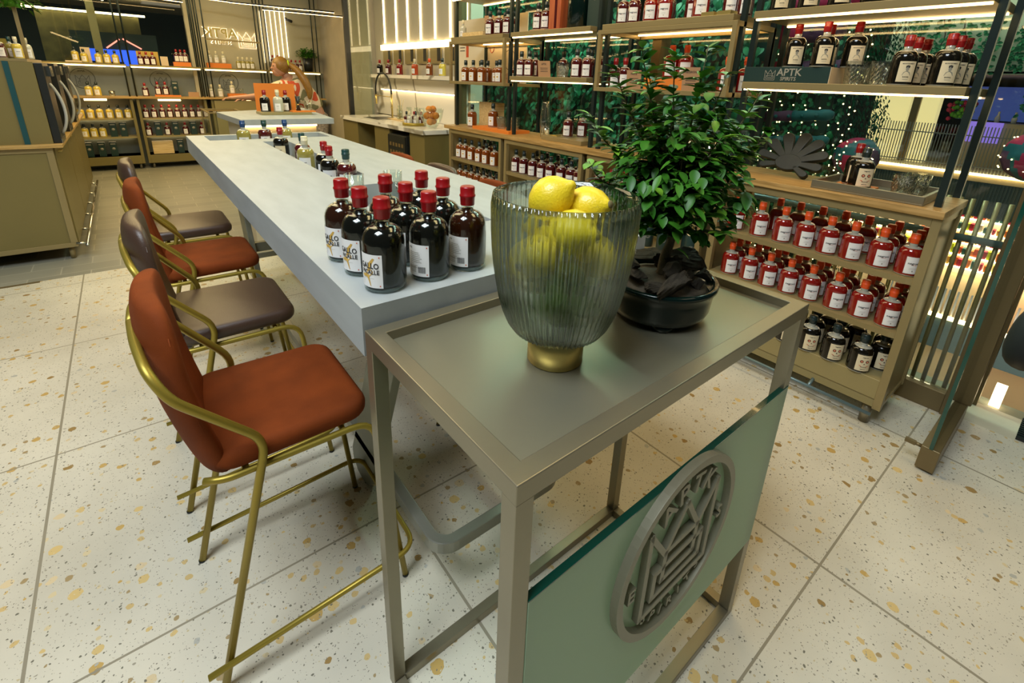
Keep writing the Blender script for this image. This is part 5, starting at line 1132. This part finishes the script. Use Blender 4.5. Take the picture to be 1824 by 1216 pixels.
o=MB().box(-.47,-.38,8.72,8.80,0,2.62).build('column','khaki'); tag(o,'slim pale column seen through the rear glass','column')
t=thing('ceiling_speaker_track','black track with small spotlights hanging beyond the rear glass','spotlight track',(-.35,9.2,2.48)); MB().bar((-.15,0,.1),(.12,.4,-.05),.06,.06).build('track','black',t)
for q in range(3): MB().ball((-.08+.08*q,.12*q-.02,.02-.045*q),.022,6).build('lamp','ledw',t)

# ================================================================== LEFT CABINET
t=thing('side_cabinet','sage cabinet with oak top and panelled end on short legs at the left','cabinet',(-2.3,4.07,0))
X1=-.745+2.3; Y1=3.1
MB().box(0,X1-.004,.006,Y1,.10,.865).build('carcass','sage',t)
m=MB()
for q in ((0,X1,.10,.135),(0,X1,.83,.865)): m.box(q[0],q[1],-.002,.02,q[2],q[3])
for x in (X1-.04,X1-1.10): m.box(x,x+.04,-.002,.02,.135,.83)
m.build('end_frame','khaki',t,bevel=.002)
for k in range(3): MB().box(X1-.004,X1+.008,.03+1.02*k,1.03+1.02*k,.12,.855).build('door','sage',t,bevel=.002)
MB().box(-.02,X1+.060,-.03,Y1,.866,.89).build('worktop','oakx',t,bevel=.002)
for y in (.05,1.1,2.2,3.0): MB().lathe([(.016,0),(.020,.10)],10,(X1-.05,y,0)).build('leg','khaki',t)
m=MB().tube([(X1+.055,-.05,.115),(X1+.055,Y1-.3,.115)],.012,8)
for y in (.0,.45,1.0,1.5,2.0,2.6): m.tube([(X1+.055,y,.115),(X1-.01,y,.13)],.010,6)
m.build('foot_rail','chrome',t)
for y in (.18,1.25,2.3): m=MB().box(X1+.008,X1+.03,y,y+.10,.81,.822).build('hook','brass',t)
o=MB().box(-1.9,-.735,4.105,6.9,.8905,1.455).build('tall_housing','sage'); tag(o,'tall plain sage housing standing on the left cabinet','housing')
o=MB().box(-.885,-.855,4.097,4.1045,.8905,1.455).build('housing_seam','tealstrip'); tag(o,'dark teal vertical strip on the end of the sage housing','strip')
for k,(y,l) in enumerate([(4.12,'nearest black dispenser panel with a curved white hose on the left cabinet'),(4.98,'middle black dispenser panel with a curved white hose on the left cabinet'),(5.95,'farthest black dispenser panel with a curved white hose on the left cabinet')]):
    t=thing('drink_dispenser',l,'dispenser',(-.734,y,.8907),0,'dispensers on the left cabinet')
    MB().box(0,.046,0,.36,0,.56).build('panel','black',t,bevel=.003)
    MB().box(.046,.075,.08,.28,.47,.54).build('tap_head','chrome',t); MB().tube(bez((.048,.12,.42),(.10,.12,.34),(.125,.12,.16),(.052,.12,.06),14),.010,10).build('hose','hose',t); MB().box(.046,.050,.0,.30,.0,.03).build('drip_tray','chrome',t)
# upper glass rack on the left
t=thing('shelving_rack','glass and metal rack of coloured bottles above the left housing','shelving rack',(-1.9,4.12,1.456)); MB().box(0,1.14,0,.9,0,.018).build('shelf','khaki',t)
for x,y in ((.80,.02),(.98,.02),(1.10,.35)): MB().box(x,x+.022,y,y+.022,.018,1.2).build('post','khaki',t)
MB().box(.95,1.12,.10,.16,.52,.535).build('light_strip','ledw',t)
MB().bar((.72,-.05,.60),(1.12,.72,.42),.02,.02).build('light_strip','led',t)
lq=['liq_clear','liq_yel','liq_red','liq_dark','liq_wine','liq_olive','liq_yel','liq_clear']
for k in range(8):
    x=-1.06+.040*k; y=4.20+.10*(k%2)+.03*k; b=bottle_proto('shelf_bottle',lq[k],['whwax','redwax','redwax','blkwax','redwax','grwax','whwax','whwax'][k],.030,.15,'plain',False,'label',lw=.04,lz=(.012,.07)); PROTO.remove(b); b.location=(x,y,1.4747); b.rotation_euler=(0,0,math.radians(-80)); b['label']='small coloured bottle on the rack above the left housing, %s from the left'%ORD[k]; b['group']='coloured bottles above the left housing'
o=MB().box(-.05,.05,-.008,.008,0,.14).build('picture_frame','gold',loc=(-.93,4.62,1.4747)); tag(o,'small gilt frame behind the coloured bottles at the left','frame')
t=thing('hanging_plant','green trailing plant hanging at the top left','plant',(-.80,4.5,1.83)); MB().lathe([(.045,0),(.055,.04),(.05,.08)],16).build('pot','fern',t); m=MB()
for k in range(300):
    a=rnd.uniform(0,2*PI); r=rnd.uniform(.02,.16); leaf(m,Vector((r*math.cos(a),r*math.sin(a),rnd.uniform(.03,.22)-r*.3)),Vector((math.cos(a),math.sin(a),rnd.uniform(-1,.4))),Vector((0,0,1)),.05,.022)
tag(m.build('foliage','leaf',t),None,None,None,'stuff')
# ================================================================== PEOPLE
def skinmesh(J,Ed,sub=2):
    me=bpy.data.meshes.new('s'); me.from_pydata([j[:3] for j in J],Ed,[]); o=bpy.data.objects.new('s',me); COL.objects.link(o)
    sk=o.modifiers.new('k','SKIN'); su=o.modifiers.new('u','SUBSURF'); su.levels=sub; su.render_levels=sub; sk.use_smooth_shade=True
    for i,j in enumerate(J):
        r=j[3]; r=(r,r) if not isinstance(r,tuple) else r; me.skin_vertices[0].data[i].radius=r; me.skin_vertices[0].data[i].use_root=(i==0)
    dg=bpy.context.evaluated_depsgraph_get(); e=bpy.data.meshes.new_from_object(o.evaluated_get(dg)); r=([tuple(v.co) for v in e.vertices],[tuple(p.vertices) for p in e.polygons])
    bpy.data.objects.remove(o); bpy.data.meshes.remove(e); return r
def chain(J,Ed,start,pts):
    p=start
    for q in pts: J.append(q); Ed.append((p,len(J)-1)); p=len(J)-1
    return p
def hand(J,Ed,w_,d,side,down):
    # palm then five fingers of different length and a side thumb
    d=Vector(d).normalized(); s=Vector(side).normalized(); n=Vector(down).normalized(); o=Vector(J[w_][:3]); pm=o+d*.055; J.append((*pm,(.036,.018))); Ed.append((w_,len(J)-1)); pi=len(J)-1
    for k,L_ in ((-1.5,.060),(-.5,.078),(.5,.083),(1.5,.074)):
        b=pm+d*.035+s*(.018*k); chain(J,Ed,pi,[(*b,.0095),(*(b+d*L_*.5+n*.008),.0085),(*(b+d*L_*.9+n*.030),.007)])
    b=o+d*.030+s*.030; chain(J,Ed,pi,[(*b,.011),(*(b+d*.03+s*.022+n*.01),.009),(*(b+d*.058+s*.028+n*.02),.0075)])
t=thing('person','blond ponytailed person in a red and cream patterned blouse leaning over behind the small counter','person',(1.86,6.5,0))
def rel(J): return [(x-1.86,y-6.5,z,r) for x,y,z,r in J]
J=rel([(1.86,6.50,.93,(.15,.13)),(1.80,6.49,1.06,(.13,.11)),(1.68,6.47,1.22,(.15,.12)),(1.57,6.46,1.34,(.13,.10)),(1.50,6.45,1.41,(.055,.055)),(1.46,6.44,1.46,(.050,.050))])
Ed=[(0,1),(1,2),(2,3),(3,4),(4,5)]
e=chain(J,Ed,3,rel([(1.45,6.40,1.32,.065),(1.28,6.40,1.22,.050),(1.13,6.44,1.15,.043),(1.00,6.50,1.13,.036),(.88,6.56,1.125,(.030,.022))])); hand(J,Ed,e,(-1,.35,-.1),(0.3,1,0),(0,0,-1))
e=chain(J,Ed,3,rel([(1.64,6.62,1.34,.065),(1.46,6.74,1.22,.050),(1.30,6.80,1.12,.043),(1.17,6.80,1.10,.036),(1.06,6.80,1.10,(.030,.022))])); hand(J,Ed,e,(-1,0,-.1),(0,-1,0),(0,0,-1))
for s in (-1,1):
    chain(J,Ed,0,rel([(1.88,6.50+.09*s,.84,.095),(1.86,6.50+.11*s,.48,.065),(1.90,6.50+.11*s,.10,.042),(1.84,6.50+.11*s,.035,(.045,.03)),(1.74,6.50+.11*s,.03,(.04,.025))]))
v,f=skinmesh(J,Ed); m=MB(); m.add(v,f,0,True)
H=Vector((1.415-1.86,6.42-6.5,1.515))
m.ball(H,.092,12,0,(1.0,.84,1.16)); m.ball(H+Vector((-.035,0,-.055)),.058,9,0,(1,.85,1)); m.lathe([(.001,0),(.013,-.008),(.017,-.028),(.002,-.034)],8,H+Vector((-.094,0,.005)),0); m.ball(H+Vector((.010,-.078,-.008)),.026,8,0,(.55,.3,1)); m.ball(H+Vector((.010,.078,-.008)),.026,8,0,(.55,.3,1))
for s in (-1,1): m.ball(H+Vector((-.078,.030*s,.016)),.013,6,1,(.6,1,.7))
m.ball(H+Vector((-.086,0,-.052)),.018,6,2,(.5,1.3,.4))
m.build('body',['skin','ink','red_ink'],t)
# blouse
J=rel([(1.85,6.50,.96,(.19,.16)),(1.80,6.49,1.06,(.185,.15)),(1.68,6.47,1.22,(.185,.145)),(1.57,6.46,1.345,(.145,.115)),(1.52,6.455,1.395,(.085,.08))]); Ed=[(0,1),(1,2),(2,3),(3,4)]
chain(J,Ed,2,rel([(1.46,6.39,1.29,.115),(1.28,6.39,1.225,.090),(1.17,6.42,1.17,.062)])); chain(J,Ed,2,rel([(1.62,6.62,1.32,.105),(1.46,6.74,1.22,.080),(1.34,6.79,1.14,.058)]))
v,f=skinmesh(J,Ed); m=MB(); m.add(v,f,0,True); m.build('blouse','shirt',t)
J=rel([(1.87,6.50,.97,(.165,.145)),(1.87,6.50,.88,(.17,.15))]); Ed=[(0,1)]
for s in (-1,1): chain(J,Ed,1,rel([(1.88,6.50+.10*s,.78,.11),(1.865,6.50+.11*s,.48,.085),(1.895,6.50+.11*s,.14,.070)]))
v,f=skinmesh(J,Ed); m=MB(); m.add(v,f,0,True); m.build('trousers','trouser',t)
m=MB(); m.ball(H+Vector((.022,0,.028)),.104,12,0,(1.02,.93,1.08))
hp=[(*(H+Vector((.04,-.01,.075))),.06),(*(H+Vector((.115,-.03,.045))),.035),(*(H+Vector((.20,-.10,-.03))),.052),(*(H+Vector((.27,-.15,-.16))),.058),(*(H+Vector((.31,-.17,-.29))),.050),(*(H+Vector((.30,-.17,-.40))),.022)]
v,f=skinmesh(hp,[(i,i+1) for i in range(5)]); m.add(v,f,0,True)
# keep the face clear of hair
hb=m.build('hair','hair',t); bm=bmesh.new(); bm.from_mesh(hb.data)
dl=[q for q in bm.faces if (q.calc_center_median()-H).x<-.045 and (q.calc_center_median()-H).z<.055 and (q.calc_center_median()-H).length<.13]; bmesh.ops.delete(bm,geom=dl,context='FACES'); bm.to_mesh(hb.data); bm.free()
m=MB(); c=H+Vector((.105,-.028,.052)); m.tube([c+Vector((0.0+.012*math.cos(k*PI/6)*.5,.036*math.cos(k*PI/6),.036*math.sin(k*PI/6))) for k in range(12)],.011,6,closed=True).build('hair_tie','scrunch',t)
# distant visitor on the gallery
t=thing('person','distant person in black standing on the gallery across the atrium','person',(22.0,3.66,0.021)); J=[(0,0,.86,(.13,.11)),(0,0,1.05,(.11,.09)),(0,0,1.28,(.14,.09)),(0,0,1.42,.05)]; Ed=[(0,1),(1,2),(2,3)]
for s in (-1,1):
    chain(J,Ed,2,[(0,.17*s,1.33,.05),(-.02,.22*s,1.06,.04),(-.08,.20*s,.84,.03)]); chain(J,Ed,0,[(0,.09*s,.78,.09),(0,.09*s,.45,.06),(.01,.09*s,.08,.045),(-.09,.10*s,.03,.035)])
v,f=skinmesh(J,Ed); m=MB(); m.add(v,f,0,True); m.ball((0,0,1.55),.10,8,1,(.85,.85,1.15)); m.ball((.015,0,1.57),.108,8,0,(.85,.9,1.05)); m.build('body',['ink','skin'],t)

# ================================================================== OUTSIDE
LJ=.3
def ivy(name,label,faces,n,size,seed,catg='ivy wall'):
    global rnd
    rnd=random.Random(seed); t=thing(name,label,catg,(0,0,0)); b=MB(); m=MB()
    for (p0,u,v_,nr) in faces:
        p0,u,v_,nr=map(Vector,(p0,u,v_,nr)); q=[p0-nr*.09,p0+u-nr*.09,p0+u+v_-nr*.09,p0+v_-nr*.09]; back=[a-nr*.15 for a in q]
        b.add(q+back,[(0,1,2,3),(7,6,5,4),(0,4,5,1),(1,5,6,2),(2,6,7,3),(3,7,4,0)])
        k=int(n*u.length*v_.length)
        for _ in range(k):
            a,c=rnd.random(),rnd.random(); lump=.06*math.sin(a*23)*math.cos(c*17)+.04*math.sin(a*51+c*40)
            p=p0+u*a+v_*c+nr*(rnd.uniform(-.07,.05)+lump)
            d=Vector((0,0,-1))*rnd.uniform(.4,1)+u.normalized()*rnd.uniform(-.8,.8)+nr*rnd.uniform(.0,.5); leaf(m,p,d,nr+Vector((0,0,rnd.uniform(.1,.8))),size*rnd.uniform(.7,1.3),size*rnd.uniform(.6,.95))
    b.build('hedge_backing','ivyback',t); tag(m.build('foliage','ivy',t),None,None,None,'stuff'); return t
ivy('ivy_wall','dense green ivy wall just outside the shopfront glass',[((3.35,.98,-.3),(0,3.6,0),(0,0,3.2),(-1,0,0))],620,.062,3)
ivy('ivy_column','leafy green ivy column strung with fairy lights outside, right of the ivy wall',[((4.9,.90,-.6),(0,1.5,0),(0,0,3.4),(-1,0,0)),((4.9,.90,-.6),(1.2,0,0),(0,0,3.4),(0,-1,0))],900,.042,4,'ivy column')
rnd=random.Random(9)
t=thing('string_lights','curtain of warm fairy lights hanging in front of the ivy column','string lights',(4.55,1.3,.2)); m=MB(); wv=MB()
for k in range(26):
    y=-.62+.072*k+rnd.uniform(-.02,.02); x=rnd.uniform(-.1,.12); wv.tube([(x,y,-.3),(x,y,2.4)],.0015,3)
    for q in range(26): m.ball((x-.006,y+rnd.uniform(-.012,.012),-.25+.10*q+rnd.uniform(-.05,.05)),.0068,4)
tag(m.build('bulbs','bulb',t),None,None,None,'stuff'); tag(wv.build('wires','ink',t),None,None,None,'stuff')
def bolster(label,y0,y1,x,za,zb,r,mats,split):
    t=thing('fabric_bolster',label,'hanging fabric tube',(x,y0,0),0,'padded fabric tubes hanging outside'); n=len(mats); N=8
    for k,(mt,(a,b_)) in enumerate(zip(mats,split)):
        pts=[(0,(y1-y0)*(a+(b_-a)*q/N),za+(zb-za)*(a+(b_-a)*q/N)) for q in range(N+1)]; rr=[r*(1+.10*math.sin(q*1.9+k)) for q in range(N+1)]
        if k==0: rr[0]*=.55
        if k==n-1: rr[-1]*=.7
        MB().tube(pts,rr,14).build('padded_section',mt,t)
    m=MB()
    for q in range(7): m.ball((-r*.97,(y1-y0)*(.3+.1*q),za+(zb-za)*(.3+.1*q)),.014,5)
    m.build('snap_buttons','teal',t)
    for q in (.15,.85): MB().tube([(0,(y1-y0)*q,za+(zb-za)*q+r*.9),(0,(y1-y0)*q,4.2)],.0025,4).build('hanging_cord','ink',t)
S3=[(0,.38),(.38,.72),(.72,1)]
bolster('magenta to teal padded tube hanging at mid height behind the rack posts',1.50,.545,3.7,1.215,1.305,.040,['magenta','plum','teal'],S3)
bolster('plum to teal padded tube hanging lowest behind the rack posts',1.30,.54,3.7,1.045,1.125,.036,['plum','teal','teal'],S3)
bolster('large magenta padded tube hanging high behind the box frame',1.52,.62,3.75,1.80,1.90,.085,['magenta','magenta','plum'],S3)
bolster('dark plum padded tube hanging high, under the upper shelf light',1.30,.55,3.8,1.62,1.64,.050,['magenta','plum','plum'],S3)
bolster('red padded tube hanging highest behind the upper shelf',1.30,.45,3.7,2.03,2.08,.060,['magenta','magenta','magenta'],S3)
def fball(label,c):
    t=thing('fabric_ball',label,'hanging fabric ball',c,0,'patchwork fabric balls hanging outside'); m=MB().ball((0,0,0),.185,20)
    for i,q in enumerate(m.f):
        p=sum((Vector(m.v[j]) for j in q),Vector())/4; g=math.sin(p.x*14+p.z*11)+math.sin(p.y*13-p.z*9+1.3); m.m[i]=0 if g>.15 else (1 if g>-.7 else 2)
    m.v=[tuple(Vector(p)*(1+.018*math.sin(p[2]*60+p[1]*20))) for p in m.v]; m.build('ball',['magenta','teal','plum'],t); m=MB(); r=random.Random(2)
    for k in range(46): a=k*.33; z=.15-.30*k/46; rr=math.sqrt(max(0,.188**2-z*z)); m.ball((-rr*abs(math.cos(a)),rr*math.sin(a*1.7),z),.0055,4)
    tag(m.build('fairy_bulbs','bulb',t),None,None,None,'stuff'); MB().tube([(0,0,.18),(0,0,2.2)],.003,4).build('cord','ink',t)
fball('magenta and teal patchwork ball hanging outside behind the skull bottle',(5.0,.715,.895)); fball('magenta patchwork ball hanging outside at the right picture edge',(5.0,-.42,1.06))
# gallery across the atrium
cat(S(MB().box(12.95,27,-8,14,-.12,0.02),'floor.004','floor2','pale gallery floor across the atrium'),'floor')
cat(S(MB().box(13.0,13.1,-8,7,-.82,-.12),'wall_fascia','corr','blue-grey ribbed fascia under the gallery across the atrium'),'wall')
m=MB()
for k in range(180): y=-3.0+.05*k; m.box(12.97,13.0,y,y+.018,-.82,-.12)
tag(m.build('fascia_ribs','corr'),'fine vertical ribs on the gallery fascia across the atrium','ribs',None,'stuff')
o=MB().box(12.90,12.97,-3,5.2,.0,.045).build('edge_light','led'); tag(o,'warm light line along the gallery edge across the atrium','light')
t=thing('balustrade','tall grey vertical-bar balustrade on the gallery across the atrium','balustrade',(12.95,0,.05)); m=MB()
for k in range(150): y=-2.6+.05*k; m.box(0,.012,y,y+.016,0,.90)
tag(m.build('bars','bars',t),None,None,None,'stuff'); MB().box(-.005,.02,-2.6,4.9,.70,.72).box(-.005,.02,-2.6,4.9,.10,.12).build('rails','bars',t)
cat(S(MB().box(27,27.1,-8,16,0,3.0),'wall_gallery','gold_dk','dim shopfront wall behind the gallery'),'wall')
cat(S(MB().box(13.2,13.4,-8,12,1.94,5.0),'wall_upper','wallteal','pale green-grey upper wall across the atrium with climbing plants'),'wall')
cat(S(MB().box(13.2,27,-8,14,1.95,1.99),'ceiling.001','floor2','gallery ceiling across the atrium'),'ceiling')
for k,(y0,y1,l) in enumerate([(2.50,3.30,'broad glowing yellow-white column on the gallery'),(1.98,2.30,'narrow glowing column right of the broad one on the gallery')]):
    o=MB().box(14.0,14.3,y0,y1,.02,1.93).build('lit_column','warmwall'); tag(o,l,'column')
o=MB().box(14.0,14.4,2.32,2.46,.02,1.93).build('bronze_column','bronze'); tag(o,'dark bronze column between the glowing columns','column')
o=MB().box(14.6,15.4,-.2,1.60,.02,.98).build('reception_desk','floor2'); tag(o,'long pale counter in the gallery shop','counter')
o=MB().box(15.6,15.7,.2,1.9,1.0,1.75).build('purple_display','bluedisp'); tag(o,'violet-blue lit display in the gallery shop','display')
o=MB().box(14.52,14.6,.9,1.5,.55,.99).build('violet_panel','purple'); tag(o,'violet glowing end panel of the gallery counter','panel')
for k in range(5):
    o=MB().lathe([(.04,0),(.05,.10),(.02,.17),(.02,.24)],8).build('white_vase','label',loc=(14.8,.25+.27*k,.982)); tag(o,'small white vessel on the gallery counter, %s from the right'%ORD[k],'vase','white vessels on the gallery counter')
t=thing('flower_arrangement','pink and green flower arrangement on the gallery counter','flowers',(14.7,1.72,.9)); m=MB()
for k in range(60): m.ball((rnd.uniform(-.2,.2),rnd.uniform(-.22,.22),rnd.uniform(.1,.5)),rnd.uniform(.03,.06),4,k%2)
m.build('blooms',['magenta','fern'],t)
# climbing plants on the upper wall
k=0
for y,z0_,ln in ((3.2,2.0,1.0),(2.5,2.05,1.1),(2.1,2.0,1.1),(1.75,1.95,1.0),(1.35,1.95,.9),(.9,2.0,.8),(.45,1.2,1.9),(3.9,2.0,1.2)):
    t=thing('climbing_vine','thin vine climbing the upper wall across the atrium, %s from the left'%ORD[[1,2,3,4,5,6,7,0][k]],'vine',(13.15,y,z0_),0,'vines on the upper wall'); MB().tube([(0,.05*math.sin(q),ln*q/8) for q in range(9)],.01,4).build('stem','ink',t)
    m=MB()
    for q in range(90): leaf(m,Vector((-.02,rnd.uniform(-.16,.16),rnd.uniform(0,ln))),Vector((-.2,rnd.uniform(-1,1),rnd.uniform(-1,.3))),Vector((-1,0,0)),.09,.06)
    tag(m.build('foliage','ivy',t),None,None,None,'stuff'); k+=1
# lower mall level
cat(S(MB().box(3.0,45,-20,20,-4.1,-4.0),'floor.005','floor2','pale floor of the mall level below'),'floor')
t=thing('shop_shelves','brightly stocked shop shelves on the level below, seen between the railing tubes','shelves',(20.3,0,-4)); MB().box(0,.4,-4,6,0,3.2).build('shelf_case','label',t); m=MB(); cl=['magenta','red_ink','scrunch','teal','label','gold_ink','orange']
for i in range(90):
    for j in range(7): y=-3.4+.10*i; z=.3+.40*j; h=rnd.uniform(.15,.30); m.box(-.25,-.02,y,y+rnd.uniform(.05,.095),z,z+h,rnd.randrange(7))
tag(m.build('goods',cl,t),None,None,None,'stuff'); m=MB()
for j in range(7): m.box(-.3,0,-3.5,5.6,.26+.40*j,.295+.40*j)
m.build('lit_shelf_edges','led_soft',t)
t=thing('balustrade','lower white-barred balustrade seen between the railing tubes','balustrade',(9.0,-2,-1.70)); m=MB()
for k in range(60): y=.05*k; m.box(0,.014,y,y+.022,0,.42)
tag(m.build('bars','label',t),None,None,None,'stuff'); MB().box(-.03,.03,0,3,-.05,.0).build('edge_light','led',t); MB().box(0,.05,0,3,-.55,-.05).build('fascia','corr',t)
# right edge: outdoor things beyond the open door
o=MB().box(2.88,2.93,-.775,-.735,-.012,.10).build('lantern','ledw'); tag(o,'small bright lantern block on the floor beyond the glass door','lantern')
o=MB().box(3.47,3.54,-.675,-.645,-.02,3.0).build('light_pole','ledw' ); tag(o,'slanting bright light bar beyond the glass door at the right edge','light')
cat(S(MB().box(2.80,2.88,-.70,-.64,-.1,4.0),'trim_8','bronze','bronze post beyond the glass door'),'trim')
t=thing('black_bag','bulky black bag at the right edge beyond the glass door','bag',(3.06,-.785,-.01)); v,f=skinmesh([(0,0,.16,(.17,.10)),(.0,0,.34,(.16,.10)),(.02,0,.52,(.10,.07))],[(0,1),(1,2)]); m=MB(); m.add(v,f,0,True); m.build('bag_body','ink',t)
MB().tube([(-.05,0,.50),(-.03,0,.60),(.05,0,.60),(.06,0,.50)],.010,6).build('strap','black',t)
o=MB().box(2.62,2.84,-1.4,-.86,-.0035,.010).build('floor_grate','ink'); m=MB()
for k in range(10): m.box(2.62+.022*k,2.628+.022*k,-1.4,-.86,.0102,.016)
m.build('bars','post',o); tag(o,'black slatted floor grate outside the open door','grate')
# ------------------------------------------------------------------ drop prototypes that were never placed
for t in PROTO:
    if not t.get('label'):
        for c in list(t.children): bpy.data.objects.remove(c)
        bpy.data.objects.remove(t)
# rows that carry one category word
for o in COL.objects:
    if o.parent is None and o.get('label') and not o.get('category'): o['category']=o.name.split('.')[0].split('_')[-1]
